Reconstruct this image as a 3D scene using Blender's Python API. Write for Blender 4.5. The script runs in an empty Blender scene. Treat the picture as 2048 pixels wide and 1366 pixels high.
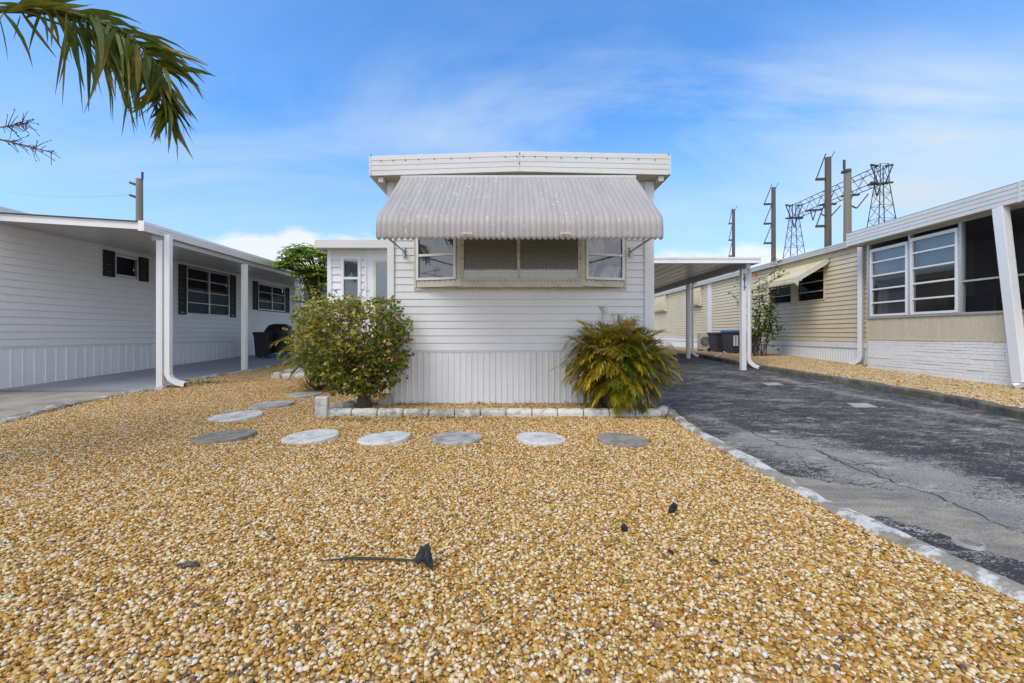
import bpy, bmesh, math, random
import numpy as np
from mathutils import Vector, Matrix, noise as mnoise
random.seed(11)
R = random.Random(5)
PI = math.pi
scene = bpy.context.scene
COL = scene.collection

# ---------------------------------------------------------------- survey helpers
# measured positions: focal 880 (in 2048-px photo units), eye 1 m above the yard
F, CX, HY, EYE = 880.0, 1024.0, 668.0, 1.0
def g(y):                                   # ground height: the lot rises gently to the back
    return 0.033*min(max(y-7.5, 0.0), 7.5)
def gp(px, py, up=0.0):                     # point of the ground seen at a photo pixel
    k = (py-HY)/F
    y = (EYE-up)/k
    for _ in range(60):
        y = 0.5*y+0.5*(EYE-up-g(y))/k
    return Vector(((px-CX)/F*y, y, g(y)+up))
def dX(px, X): return F*X/(px-CX)           # depth where the plane x = X is seen
def zat(py, d): return EYE-(py-HY)/F*d
def xat(px, d): return (px-CX)/F*d

# ---------------------------------------------------------------- materials
def nt(name):
    m = bpy.data.materials.new(name); m.use_nodes = True
    t = m.node_tree; t.nodes.clear()
    out = t.nodes.new('ShaderNodeOutputMaterial')
    return m, t, out
def N(t, typ, **kw):
    n = t.nodes.new(typ)
    for k, v in kw.items():
        if k in n.inputs.keys(): n.inputs[k].default_value = v
        else: setattr(n, k, v)
    return n
def L(t, a, b): t.links.new(a, b)
def ramp(t, fac, stops, interp='LINEAR'):
    r = t.nodes.new('ShaderNodeValToRGB'); r.color_ramp.interpolation = interp
    e = r.color_ramp.elements
    while len(e) < len(stops): e.new(0.5)
    for i, (p, c) in enumerate(stops):
        e[i].position = p; e[i].color = (c[0], c[1], c[2], 1) if not isinstance(c, (int, float)) else (c, c, c, 1)
    if fac is not None: L(t, fac, r.inputs[0])
    return r
def mixc(t, fac, a, b, mode='MIX'):
    m = t.nodes.new('ShaderNodeMix'); m.data_type = 'RGBA'; m.blend_type = mode
    for s, v in ((m.inputs[0], fac), (m.inputs[6], a), (m.inputs[7], b)):
        if hasattr(v, 'links') or isinstance(v, bpy.types.NodeSocket): L(t, v, s)
        elif isinstance(v, (int, float)): s.default_value = v if s.type == 'VALUE' else (v, v, v, 1)
        else: s.default_value = (v[0], v[1], v[2], 1)
    return m.outputs[2]
def math_(t, op, a, b=None, c=None):
    m = t.nodes.new('ShaderNodeMath'); m.operation = op
    for s, v in zip(m.inputs, (a, b, c)):
        if v is None: continue
        if isinstance(v, bpy.types.NodeSocket): L(t, v, s)
        else: s.default_value = v
    return m.outputs[0]
def coords(t, scale=(1, 1, 1), kind='Object'):
    tc = t.nodes.new('ShaderNodeTexCoord'); mp = t.nodes.new('ShaderNodeMapping')
    mp.inputs['Scale'].default_value = scale
    L(t, tc.outputs[kind], mp.inputs[0]); return mp.outputs[0]
def noise(t, vec, scale, detail=4, rough=.55, dist=0):
    n = N(t, 'ShaderNodeTexNoise', Scale=scale, Detail=detail, Roughness=rough, Distortion=dist)
    L(t, vec, n.inputs['Vector']); return n.outputs[0]
def surf(name, col, rough=.5, dirt=(.3, .28, .24), amount=.25, scale=(1, 1, 1), nscale=2.5, bump=0.0, bscale=60,
         metal=0.0, spec=.4, fine=.08, lo=.45, hi=.8):
    """painted / weathered surface: base colour, dirt in large noise patches, fine mottling, bump"""
    m, t, out = nt(name)
    v = coords(t, scale)
    n1 = noise(t, v, nscale, 6, .6)
    k = ramp(t, n1, [(lo, 0), (hi, 1)]).outputs[0]
    c = mixc(t, math_(t, 'MULTIPLY', k, amount), col, dirt)
    n2 = noise(t, coords(t), 22, 4)
    c = mixc(t, fine*4, c, mixc(t, 1.0, c, ramp(t, n2, [(.3, .72), (.7, 1.2)]).outputs[0], 'MULTIPLY'))
    b = N(t, 'ShaderNodeBsdfPrincipled', Roughness=rough, Metallic=metal)
    b.inputs['Specular IOR Level'].default_value = spec
    L(t, c, b.inputs['Base Color'])
    L(t, math_(t, 'ADD', math_(t, 'MULTIPLY', n1, .25), rough-.12), b.inputs['Roughness'])
    if bump:
        bn = N(t, 'ShaderNodeBump', Strength=bump, Distance=.01)
        L(t, noise(t, coords(t), bscale, 5), bn.inputs['Height']); L(t, bn.outputs[0], b.inputs['Normal'])
    L(t, b.outputs[0], out.inputs[0]); return m
M = {}
M['vinyl'] = surf('white_vinyl', (.79, .80, .83), .42, (.56, .55, .50), .25, (1, 1, .35), 1.3, spec=.35, fine=.025)
M['vinyl_clean'] = surf('white_vinyl_left', (.76, .77, .80), .45, (.58, .58, .56), .25, (1, .3, 1), 1.3, spec=.3, fine=.025)
M['trim'] = surf('white_trim', (.79, .8, .82), .4, (.55, .53, .48), .3, (1, 1, .3), 2, spec=.35, fine=.025)
M['fascia'] = surf('white_fascia', (.64, .64, .635), .42, (.46, .44, .40), .4, (.5, 1, 6), 1.6, spec=.35, fine=.03)
M['soffit'] = surf('cream_soffit', (.6, .57, .5), .6, (.38, .34, .27), .5)
M['panroof'] = surf('carport_pan', (.5, .5, .5), .3, (.34, .34, .33), .4, (1, .25, 1), 1.5, spec=.5)
M['skirt'] = surf('white_skirting', (.80, .81, .84), .45, (.55, .55, .55), .4, (5, 5, .3), 1.4, spec=.35, fine=.025)
M['beige'] = surf('beige_vinyl', (.70, .60, .43), .5, (.42, .36, .26), .4, (1, 1, .3), 1.3, spec=.3)
M['beige_panel'] = surf('beige_panel', (.62, .54, .41), .5, (.42, .37, .29), .4, (3, 3, .3), 1.5, spec=.3)
M['cream'] = surf('cream_frame', (.66, .62, .54), .45, (.36, .27, .17), .6, nscale=5)
M['cream_awning'] = surf('cream_awning', (.66, .56, .36), .45, (.36, .29, .16), .65, (1, .4, 1), 5, spec=.4)
M['alu'] = surf('aluminium_frame', (.52, .53, .54), .4, (.35, .34, .32), .5, metal=.35)
M['roof'] = surf('roof_metal', (.62, .62, .62), .5, (.4, .39, .37), .5)
M['shutter'] = surf('brown_shutter', (.025, .018, .017), .55, (.05, .04, .04), .4, spec=.3)
M['black'] = surf('black_plastic', (.016, .017, .021), .45, (.05, .05, .055), .4, spec=.4)
M['charcoal'] = surf('charcoal_plastic', (.06, .062, .075), .5, (.1, .1, .115), .4, spec=.4)
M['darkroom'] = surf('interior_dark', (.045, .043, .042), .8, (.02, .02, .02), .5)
M['midroom'] = surf('interior_mid', (.30, .29, .27), .8, (.2, .19, .18), .5)
M['screw'] = surf('dark_screw', (.05, .045, .04), .5)
M['blue'] = surf('blue_plastic', (.03, .13, .42), .4, (.05, .1, .2), .4)
M['teal'] = surf('teal_plastic', (.03, .16, .2), .5)
M['whiteplastic'] = surf('white_plastic', (.78, .78, .76), .4)
M['acbeige'] = surf('beige_metal', (.56, .53, .45), .45, (.35, .32, .25), .4)
M['pole'] = surf('weathered_pole', (.12, .105, .09), .85, (.07, .06, .055), .7, (3, 3, .15), 3, bump=.4, bscale=8)
M['polelight'] = surf('concrete_pole', (.23, .21, .175), .85, (.14, .125, .11), .6, (2, 2, .2), 3)
M['steel'] = surf('dark_steel', (.055, .06, .068), .6, (.09, .08, .07), .5)
M['wire'] = surf('cable_black', (.02, .02, .022), .6)
M['bark'] = surf('bark', (.12, .085, .06), .9, (.05, .04, .03), .7, (1, 1, .3), 9, bump=.6, bscale=40)
M['twig'] = surf('twig_brown', (.13, .075, .05), .85, (.2, .13, .09), .5, nscale=8)
M['digit'] = surf('black_digits', (.012, .012, .014), .4)
M['block'] = surf('cinder_block', (.45, .42, .37), .9, (.3, .27, .22), .5, bump=.5)

def concrete(name, base, paint, pamount, dark=(.09, .085, .075), nscale=5, lo=.42, hi=.6):
    """concrete with flaking white paint and dark lichen, laid out by noise"""
    m, t, out = nt(name)
    v = coords(t)
    oi = N(t, 'ShaderNodeObjectInfo')
    add = t.nodes.new('ShaderNodeVectorMath'); add.operation = 'ADD'
    sc = t.nodes.new('ShaderNodeVectorMath'); sc.operation = 'SCALE'; sc.inputs['Scale'].default_value = .73
    L(t, oi.outputs['Location'], sc.inputs[0]); L(t, v, add.inputs[0]); L(t, sc.outputs[0], add.inputs[1]); v = add.outputs[0]
    k = ramp(t, noise(t, v, nscale, 8, .68), [(lo, 0), (hi, 1)]).outputs[0]
    c = mixc(t, math_(t, 'MULTIPLY', k, pamount), base, paint)
    d = ramp(t, noise(t, v, nscale*2.3, 8, .7), [(.5, 0), (.68, 1)]).outputs[0]
    c = mixc(t, math_(t, 'MULTIPLY', d, .75), c, dark)
    c = mixc(t, .5, c, mixc(t, 1.0, c, ramp(t, noise(t, v, 90, 3), [(.3, .6), (.7, 1.3)]).outputs[0], 'MULTIPLY'))
    b = N(t, 'ShaderNodeBsdfPrincipled', Roughness=.9); b.inputs['Specular IOR Level'].default_value = .2
    L(t, c, b.inputs['Base Color'])
    bn = N(t, 'ShaderNodeBump', Strength=.5, Distance=.006)
    L(t, noise(t, v, 70, 6, .7), bn.inputs['Height']); L(t, bn.outputs[0], b.inputs['Normal'])
    L(t, b.outputs[0], out.inputs[0]); return m
M['stone_white'] = concrete('stone_white', (.4, .385, .36), (.66, .65, .63), .9, (.22, .21, .2), 4, .3, .5)
M['stone_grey'] = concrete('stone_grey', (.3, .29, .275), (.55, .55, .53), .7, (.15, .14, .13), 6, .42, .62)
M['stone_dark'] = concrete('stone_dark', (.24, .215, .185), (.42, .4, .37), .5, (.1, .09, .08), 6, .45, .65)
M['edging'] = concrete('edging_paint', (.34, .315, .27), (.62, .61, .58), .85, (.13, .12, .1), 6, .4, .52)
M['edging_white'] = concrete('edging_white', (.46, .44, .4), (.68, .67, .65), .9, (.24, .22, .2), 5, .3, .46)
M['kerb_white'] = concrete('kerb_paint', (.30, .27, .22), (.64, .63, .61), .9, (.15, .135, .11), 5, .475, .54)
M['kerb_rough'] = concrete('kerb_rough', (.27, .25, .21), (.58, .57, .54), .85, (.10, .09, .075), 5, .46, .56)
M['kerb_dark'] = concrete('kerb_dark', (.12, .115, .1), (.24, .22, .19), .7, (.045, .045, .04), 3)
M['tilewhite'] = concrete('pale_tile', (.36, .35, .32), (.52, .51, .48), .8, (.16, .155, .145), 7, .35, .6)
M['slab'] = surf('painted_slab', (.33, .34, .37), .6, (.23, .235, .25), .6, (1, .6, 1), 1.2, bump=.15, bscale=40)
M['brickwhite'] = surf('white_brick', (.83, .83, .83), .6, (.58, .46, .38), .3, (1, .5, 2.5), 3.5, bump=.5, bscale=25, lo=.55, hi=.75)

def glass(name, tint=(.9, .93, .94), base=.02, rough=.0, k=1.1):
    m, t, out = nt(name)
    tr = N(t, 'ShaderNodeBsdfTransparent'); tr.inputs[0].default_value = (*tint, 1)
    gl = N(t, 'ShaderNodeBsdfGlossy', Roughness=rough); gl.inputs[0].default_value = (.95, .97, 1, 1)
    fr = N(t, 'ShaderNodeFresnel', IOR=1.52)
    bn = N(t, 'ShaderNodeBump', Strength=.05, Distance=.02); L(t, noise(t, coords(t), 2.5, 2), bn.inputs['Height'])
    L(t, bn.outputs[0], gl.inputs['Normal'])
    mx = N(t, 'ShaderNodeMixShader')
    L(t, math_(t, 'ADD', math_(t, 'MULTIPLY', fr.outputs[0], k), base), mx.inputs[0])
    L(t, tr.outputs[0], mx.inputs[1]); L(t, gl.outputs[0], mx.inputs[2]); L(t, mx.outputs[0], out.inputs[0]); return m
M['glass'] = glass('window_glass', (.97, .98, .98), .05, .0, 2.0)
M['glass_dim'] = glass('window_glass_dim', (.5, .51, .54), .0, .0, .22)
M['glass_frost'] = glass('frosted_glass', (.8, .9, .9), .12, .25)
def screen():
    m, t, out = nt('insect_screen')
    tr = N(t, 'ShaderNodeBsdfTransparent'); tr.inputs[0].default_value = (.85, .85, .87, 1)
    d = N(t, 'ShaderNodeBsdfDiffuse'); d.inputs[0].default_value = (.03, .03, .033, 1)
    mx = N(t, 'ShaderNodeMixShader'); mx.inputs[0].default_value = .25
    L(t, tr.outputs[0], mx.inputs[1]); L(t, d.outputs[0], mx.inputs[2]); L(t, mx.outputs[0], out.inputs[0]); return m
M['screen'] = screen()
M['blind'] = surf('blind_slat', (.84, .84, .70), .5, (.7, .7, .58), .3)
M['blindblue'] = surf('blind_blue', (.36, .37, .47), .5, (.22, .24, .33), .5)
M['recessdark'] = surf('recess_dark', (.07, .07, .076), .6, (.04, .04, .045), .5, (1, 1, 3), 4)  # dark of the unlit rooms behind the side windows, put into the colour
M['blindgrey'] = surf('blind_grey', (.25, .27, .29), .6, (.17, .19, .2), .5, (1, 1, .4), 3)
def curtain():
    m, t, out = nt('patterned_curtain')
    v = coords(t)
    a = noise(t, v, 3.2, 6, .65, 1.2)
    c = ramp(t, a, [(.34, (.03, .035, .09)), (.46, (.12, .11, .24)), (.52, (.5, .4, .48)), (.57, (.8, .7, .40)), (.62, (.75, .75, .68)), (.70, (.14, .14, .30))]).outputs[0]
    b = N(t, 'ShaderNodeBsdfPrincipled', Roughness=.7); L(t, c, b.inputs['Base Color']); L(t, b.outputs[0], out.inputs[0]); return m
M['curtain'] = curtain()
def awning_mat():
    m, t, out = nt('grey_awning_paint')
    v = coords(t)
    c = mixc(t, ramp(t, noise(t, coords(t, (6, 1, 1)), 1.5, 5), [(.35, 0), (.7, 1)]).outputs[0], (.40, .375, .365), (.34, .32, .315))
    # the paint has flaked to bare white in spots of its own
    s1 = ramp(t, noise(t, coords(t, (1, .5, .5)), 26, 5, .65), [(.61, 0), (.65, 1)]).outputs[0]
    s2 = ramp(t, noise(t, coords(t, (1, .6, .6)), 1.7, 3, .5), [(.38, 0), (.58, 1)]).outputs[0]
    c = mixc(t, math_(t, 'MULTIPLY', s1, s2), c, (.64, .63, .63))
    st = ramp(t, noise(t, coords(t, (14, 1, 1)), 2.2, 4), [(.5, 0), (.75, 1)]).outputs[0]
    c = mixc(t, math_(t, 'MULTIPLY', st, .3), c, (.3, .27, .25))
    b = N(t, 'ShaderNodeBsdfPrincipled', Roughness=.5); b.inputs['Specular IOR Level'].default_value = .35
    L(t, c, b.inputs['Base Color']); L(t, b.outputs[0], out.inputs[0]); return m
M['awning'] = awning_mat()

PEB = [(.0, (.39, .20, .045)), (.14, (.52, .29, .065)), (.31, (.60, .39, .13)), (.45, (.66, .50, .26)), (.57, (.29, .14, .042)),
       (.65, (.73, .60, .39)), (.79, (.70, .65, .56)), (.86, (.56, .345, .175)), (.92, (.46, .235, .045)), (.97, (.12, .10, .085))]
MUL = [(.0, (.46, .28, .10)), (.22, (.58, .39, .17)), (.45, (.62, .47, .26)), (.68, (.33, .18, .07)), (.78, (.68, .57, .38)), (.92, (.62, .58, .5))]
def pebble_mat(name, stops):
    m, t, out = nt(name)
    at = N(t, 'ShaderNodeAttribute', attribute_name='tone', attribute_type='INSTANCER')
    c = ramp(t, at.outputs['Fac'], stops, 'CONSTANT').outputs[0]
    v = coords(t)
    c = mixc(t, .7, c, mixc(t, 1.0, c, ramp(t, noise(t, v, 60, 6, .75), [(.3, .45), (.7, 1.4)]).outputs[0], 'MULTIPLY'))
    b = N(t, 'ShaderNodeBsdfPrincipled', Roughness=.8); b.inputs['Specular IOR Level'].default_value = .15
    L(t, c, b.inputs['Base Color']); L(t, b.outputs[0], out.inputs[0]); return m
M['pebble'] = pebble_mat('pebble', PEB)
M['chip'] = pebble_mat('stone_chip', MUL)
def bed_mat(name, stops, scale):
    """the packed bed under the loose pebbles: cells with the same colours, dark joints"""
    m, t, out = nt(name)
    v = coords(t)
    vo = N(t, 'ShaderNodeTexVoronoi', Scale=scale); L(t, v, vo.inputs['Vector'])
    sep = N(t, 'ShaderNodeSeparateColor'); L(t, vo.outputs['Color'], sep.inputs[0])
    c = ramp(t, sep.outputs[0], stops, 'CONSTANT').outputs[0]
    j = ramp(t, vo.outputs['Distance'], [(.35, 1), (.75, .5)]).outputs[0]
    c = mixc(t, 1.0, c, j, 'MULTIPLY')
    b = N(t, 'ShaderNodeBsdfPrincipled', Roughness=.8); b.inputs['Specular IOR Level'].default_value = .2
    bn = N(t, 'ShaderNodeBump', Strength=.9, Distance=.012, invert=True); L(t, vo.outputs['Distance'], bn.inputs['Height'])
    L(t, bn.outputs[0], b.inputs['Normal'])
    L(t, c, b.inputs['Base Color']); L(t, b.outputs[0], out.inputs[0]); return m
M['bed'] = bed_mat('pebble_bed', PEB, 62)
M['chipbed'] = bed_mat('chip_bed', MUL, 30)
M['earth'] = surf('earth', (.20, .17, .11), .95, (.10, .12, .05), .7, nscale=.6, bump=.6, bscale=12)

def leafmat(name, rough=.5, trans=.3):
    m, t, out = nt(name)
    at = N(t, 'ShaderNodeAttribute', attribute_name='tint')
    c = at.outputs['Color']
    c = mixc(t, .6, c, mixc(t, 1.0, c, ramp(t, noise(t, coords(t), 30, 3), [(.3, .65), (.7, 1.3)]).outputs[0], 'MULTIPLY'))
    b = N(t, 'ShaderNodeBsdfPrincipled', Roughness=rough); b.inputs['Specular IOR Level'].default_value = .35
    tl = N(t, 'ShaderNodeBsdfTranslucent'); L(t, c, b.inputs['Base Color']); L(t, c, tl.inputs[0])
    mx = N(t, 'ShaderNodeMixShader'); mx.inputs[0].default_value = trans
    L(t, b.outputs[0], mx.inputs[1]); L(t, tl.outputs[0], mx.inputs[2]); L(t, mx.outputs[0], out.inputs[0]); return m
M['leaf'] = leafmat('leaf', .42, .42)
M['petal'] = leafmat('petal', .6, .4)

def drive_mat():
    """worn black sealer over grey asphalt; wear attribute holds where tyres and the gutter wore it through"""
    m, t, out = nt('worn_asphalt')
    v = coords(t)
    w = N(t, 'ShaderNodeAttribute', attribute_name='wear')
    sep = N(t, 'ShaderNodeSeparateColor'); L(t, w.outputs['Color'], sep.inputs[0])
    big = noise(t, coords(t, (.6, 1.3, 1)), 2.3, 10, .74, .4)
    fine = noise(t, coords(t, (.75, 1.4, 1)), 24, 8, .8)
    f2 = ramp(t, fine, [(.34, 0), (.66, 1)]).outputs[0]
    f3 = ramp(t, noise(t, coords(t, (.8, 1.3, 1)), 75, 4, .7), [(.34, 0), (.66, 1)]).outputs[0]
    m_ = math_(t, 'ADD', math_(t, 'MULTIPLY', math_(t, 'SUBTRACT', big, .5), 2.0), math_(t, 'MULTIPLY', math_(t, 'SUBTRACT', sep.outputs[0], .5), .95))
    k = math_(t, 'ADD', m_, math_(t, 'ADD', math_(t, 'MULTIPLY', math_(t, 'SUBTRACT', f2, .5), .85), math_(t, 'MULTIPLY', math_(t, 'SUBTRACT', f3, .5), .8)))
    k = math_(t, 'MULTIPLY', ramp(t, k, [(.04, 0), (.2, 1)]).outputs[0], .88)
    grain = ramp(t, noise(t, v, 85, 5, .8), [(.32, .45), (.68, 1.55)]).outputs[0]
    seal = mixc(t, ramp(t, noise(t, v, 1.2, 5), [(.3, 0), (.7, 1)]).outputs[0], (.030, .029, .030), (.060, .057, .055))
    grey = mixc(t, ramp(t, noise(t, v, 2.1, 6), [(.3, 0), (.7, 1)]).outputs[0], (.36, .34, .31), (.22, .21, .195))
    c = mixc(t, k, seal, grey)
    sp_ = noise(t, coords(t, (.55, 1.1, 1)), 7.5, 9, .72, .6)
    spk = ramp(t, math_(t, 'ADD', sp_, math_(t, 'MULTIPLY', math_(t, 'SUBTRACT', f3, .5), .16)), [(.585, 0), (.62, 1)]).outputs[0]
    c = mixc(t, math_(t, 'MULTIPLY', spk, .85), c, (.42, .40, .37))
    tan = mixc(t, ramp(t, noise(t, coords(t, (.6, 1.5, 1)), 2.6, 8, .7), [(.42, 0), (.66, 1)]).outputs[0], (.33, .29, .235), (.13, .125, .12))
    kt = ramp(t, math_(t, 'ADD', sep.outputs[1], math_(t, 'MULTIPLY', math_(t, 'SUBTRACT', fine, .5), .5)), [(.45, 0), (.55, 1)]).outputs[0]
    c = mixc(t, kt, c, tan)
    c = mixc(t, 1.0, c, grain, 'MULTIPLY')
    b = N(t, 'ShaderNodeBsdfPrincipled', Roughness=.8); b.inputs['Specular IOR Level'].default_value = .3
    L(t, c, b.inputs['Base Color'])
    bn = N(t, 'ShaderNodeBump', Strength=.5, Distance=.006); L(t, noise(t, v, 130, 4), bn.inputs['Height']); L(t, bn.outputs[0], b.inputs['Normal'])
    L(t, b.outputs[0], out.inputs[0]); return m
M['drive'] = drive_mat()
def apron_mat():
    m, t, out = nt('old_concrete_apron')
    v = coords(t)
    c = ramp(t, noise(t, v, 1.6, 8, .65), [(.3, (.17, .15, .13)), (.5, (.34, .30, .25)), (.7, (.4, .36, .31))]).outputs[0]
    c = mixc(t, 1.0, c, ramp(t, noise(t, v, 60, 4, .7), [(.3, .6), (.7, 1.35)]).outputs[0], 'MULTIPLY')
    b = N(t, 'ShaderNodeBsdfPrincipled', Roughness=.9); L(t, c, b.inputs['Base Color'])
    bn = N(t, 'ShaderNodeBump', Strength=.5, Distance=.006); L(t, noise(t, v, 80, 4), bn.inputs['Height']); L(t, bn.outputs[0], b.inputs['Normal'])
    L(t, b.outputs[0], out.inputs[0]); return m
M['apron'] = apron_mat()

# ---------------------------------------------------------------- objects
def tag(o, label=None, cat=None, group=None, kind=None):
    if label: o['label'] = label
    if cat: o['category'] = cat
    if group: o['group'] = group
    if kind: o['kind'] = kind
    return o
def thing(name, label, cat, loc, group=None):
    o = bpy.data.objects.new(name, None); COL.objects.link(o); o.location = loc
    o.empty_display_size = .2
    return tag(o, label, cat, group)
def origin(o):
    v = Vector(o.location)
    while o.parent: o = o.parent; v = v+Vector(o.location)
    return v
class MB:
    def __init__(s): s.v = []; s.f = []; s.c = []
    def vert(s, p, c=None): s.v.append((p[0], p[1], p[2])); s.c.append(c or (1, 1, 1)); return len(s.v)-1
    def poly(s, pts, c=None): s.f.append([s.vert(p, c) for p in pts])
    def grid(s, rows, c=None, close=False):
        idx = [[s.vert(p, c) for p in r] for r in rows]
        for a, b in zip(idx, idx[1:]):
            n = len(a)
            for i in range(n if close else n-1): s.f.append([a[i], a[(i+1) % n], b[(i+1) % n], b[i]])
        return idx
    def box(s, x0, x1, y0, y1, z0, z1):
        i = len(s.v)
        for z in (z0, z1):
            for x, y in ((x0, y0), (x1, y0), (x1, y1), (x0, y1)): s.vert((x, y, z))
        for q in ((3, 2, 1, 0), (4, 5, 6, 7), (0, 1, 5, 4), (1, 2, 6, 5), (2, 3, 7, 6), (3, 0, 4, 7)): s.f.append([i+k for k in q])
    def obox(s, o, u, n, a0, a1, b0, b1, z0, z1):
        """box in a wall frame: o origin, u along, n outward, z up"""
        i = len(s.v)
        for z in (z0, z1):
            for a, b in ((a0, b0), (a1, b0), (a1, b1), (a0, b1)):
                s.vert((o[0]+u[0]*a+n[0]*b, o[1]+u[1]*a+n[1]*b, z))
        for q in ((3, 2, 1, 0), (4, 5, 6, 7), (0, 1, 5, 4), (1, 2, 6, 5), (2, 3, 7, 6), (3, 0, 4, 7)): s.f.append([i+k for k in q])
    def bar(s, p, q, w, h=None, up=Vector((0, 0, 1))):
        h = h or w
        p, q = Vector(p), Vector(q); d = (q-p).normalized()
        a = d.cross(up)
        if a.length < 1e-3: a = d.cross(Vector((1, 0, 0)))
        a.normalize(); b = a.cross(d)
        i = len(s.v)
        for e in (p, q):
            for sa, sb in ((-1, -1), (1, -1), (1, 1), (-1, 1)): s.vert(e+a*sa*w/2+b*sb*h/2)
        for f in ((3, 2, 1, 0), (4, 5, 6, 7), (0, 1, 5, 4), (1, 2, 6, 5), (2, 3, 7, 6), (3, 0, 4, 7)): s.f.append([i+k for k in f])
    def tube(s, pts, rad, n=8, c=None, cap=True):
        pts = [Vector(p) for p in pts]; rows = []
        rad = rad if hasattr(rad, '__len__') else [rad]*len(pts)
        ref = None
        for k, p in enumerate(pts):
            d = (pts[min(k+1, len(pts)-1)]-pts[max(k-1, 0)]).normalized()
            if ref is None:
                ref = d.cross(Vector((0, 0, 1)))
                if ref.length < .05: ref = d.cross(Vector((1, 0, 0)))
            ref = (ref-d*ref.dot(d)).normalized(); b = d.cross(ref)
            rows.append([p+(ref*math.cos(2*PI*i/n)+b*math.sin(2*PI*i/n))*rad[k] for i in range(n)])
        idx = s.grid(rows, c, True)
        if cap: s.f.append(idx[0][::-1]); s.f.append(idx[-1])
    def build(s, name, mat, parent=None, smooth=False, bevel=0, tint=False, loc=None):
        o0 = origin(parent) if parent else Vector(loc or (0, 0, 0))
        me = bpy.data.meshes.new(name)
        me.from_pydata([(x-o0.x, y-o0.y, z-o0.z) for x, y, z in s.v], [], s.f)
        if tint:
            ca = me.color_attributes.new('tint', 'FLOAT_COLOR', 'POINT')
            ca.data.foreach_set('color', np.array([(*c, 1) for c in s.c], dtype=np.float32).ravel())
        me.materials.append(mat)
        if smooth: me.polygons.foreach_set('use_smooth', [True]*len(me.polygons))
        me.update()
        o = bpy.data.objects.new(name, me); COL.objects.link(o)
        if parent: o.parent = parent
        else: o.location = o0
        if bevel:
            b = o.modifiers.new('bevel', 'BEVEL'); b.width = bevel; b.segments = 2; b.limit_method = 'ANGLE'; b.harden_normals = False
        return o
def copy_tree(o, parent=None):
    c = o.copy(); COL.objects.link(c)
    if parent: c.parent = parent
    for ch in list(o.children): copy_tree(ch, c)
    return c

# siding: each course a leaning face with a lip over a shadow slot
def lap(mb, o, u, n, length, z0, z1, pitch=.1015, openings=(), depth=.008, slot=.0045):
    k, z = 0, z0
    while z < z1-1e-4:
        zt = min(z+pitch, z1); zc = (z+zt)/2
        iv = [(0.0, length)]
        for (a, b, c, d) in openings:
            if c < zc < d:
                nv = []
                for (p, q) in iv:
                    if b <= p or a >= q: nv.append((p, q)); continue
                    if a > p: nv.append((p, a))
                    if b < q: nv.append((b, q))
                iv = nv
        for (p, q) in iv:
            prof = [(0.0, zt), (depth, z+slot+.004), (depth-.001, z+slot), (-.006, z+slot), (-.006, z)]
            rows = [[(o[0]+u[0]*a+n[0]*e, o[1]+u[1]*a+n[1]*e, zz) for a in (p, q)] for (e, zz) in prof]
            for r0, r1 in zip(rows, rows[1:]): mb.poly([r0[0], r0[1], r1[1], r1[0]])
        z = zt
def ribs(mb, o, u, n, length, z0, z1, pitch=.16, rib=.018, depth=.012, z0b=None):
    """vertical ribbed panel; z0b = base height at the far end"""
    z0b = z0 if z0b is None else z0b
    a = 0.0; prof = [(0.0, 0.0)]
    while a+pitch < length:
        prof += [(a+pitch-rib, 0.0), (a+pitch-rib*.7, depth), (a+pitch-rib*.3, depth), (a+pitch, 0.0)]; a += pitch
    prof.append((length, 0.0))
    P = lambda a, e, z: (o[0]+u[0]*a+n[0]*e, o[1]+u[1]*a+n[1]*e, z)
    for (a0, e0), (a1, e1) in zip(prof, prof[1:]):
        zb0 = z0+(z0b-z0)*a0/length; zb1 = z0+(z0b-z0)*a1/length
        mb.poly([P(a0, e0, zb0), P(a1, e1, zb1), P(a1, e1, z1), P(a0, e0, z1)])
def frame(mb, o, u, n, a0, a1, z0, z1, w=.04, b0=-.03, b1=.03, rails=(), mull=(), rw=.02, top=None):
    """window frame in a wall: stiles, head, sill, then rails (heights) and mullions (positions)"""
    t = top or w
    mb.obox(o, u, n, a0, a0+w, b0, b1, z0, z1); mb.obox(o, u, n, a1-w, a1, b0, b1, z0, z1)
    mb.obox(o, u, n, a0+w, a1-w, b0, b1-.002, z0, z0+w); mb.obox(o, u, n, a0+w, a1-w, b0, b1-.002, z1-t, z1)
    cuts = [a0+w]+sorted(mull)+[a1-w]
    for m_ in mull: mb.obox(o, u, n, m_-w*.6, m_+w*.6, b0, b1-.003, z0+w, z1-t)
    for r_ in rails:
        for i in range(len(cuts)-1):
            s = cuts[i]+(w*.6 if i else 0); e = cuts[i+1]-(w*.6 if i < len(cuts)-2 else 0)
            mb.obox(o, u, n, s, e, b0+.01, b1-.006, r_-rw/2, r_+rw/2)
def panel(mb, o, u, n, a0, a1, b, z0, z1):
    P = lambda a, z: (o[0]+u[0]*a+n[0]*b, o[1]+u[1]*a+n[1]*b, z)
    mb.poly([P(a0, z0), P(a1, z0), P(a1, z1), P(a0, z1)])
def slats(mb, o, u, n, a0, a1, b, z0, z1, pitch=.026, w=.026, tilt=.5):
    z = z0
    while z < z1:
        dz, db = w/2*math.sin(tilt), w/2*math.cos(tilt)
        P = lambda a, e, zz: (o[0]+u[0]*a+n[0]*(b+e), o[1]+u[1]*a+n[1]*(b+e), zz)
        mb.poly([P(a0, db, z-dz), P(a1, db, z-dz), P(a1, -db, z+dz), P(a0, -db, z+dz)])
        z += pitch
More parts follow.
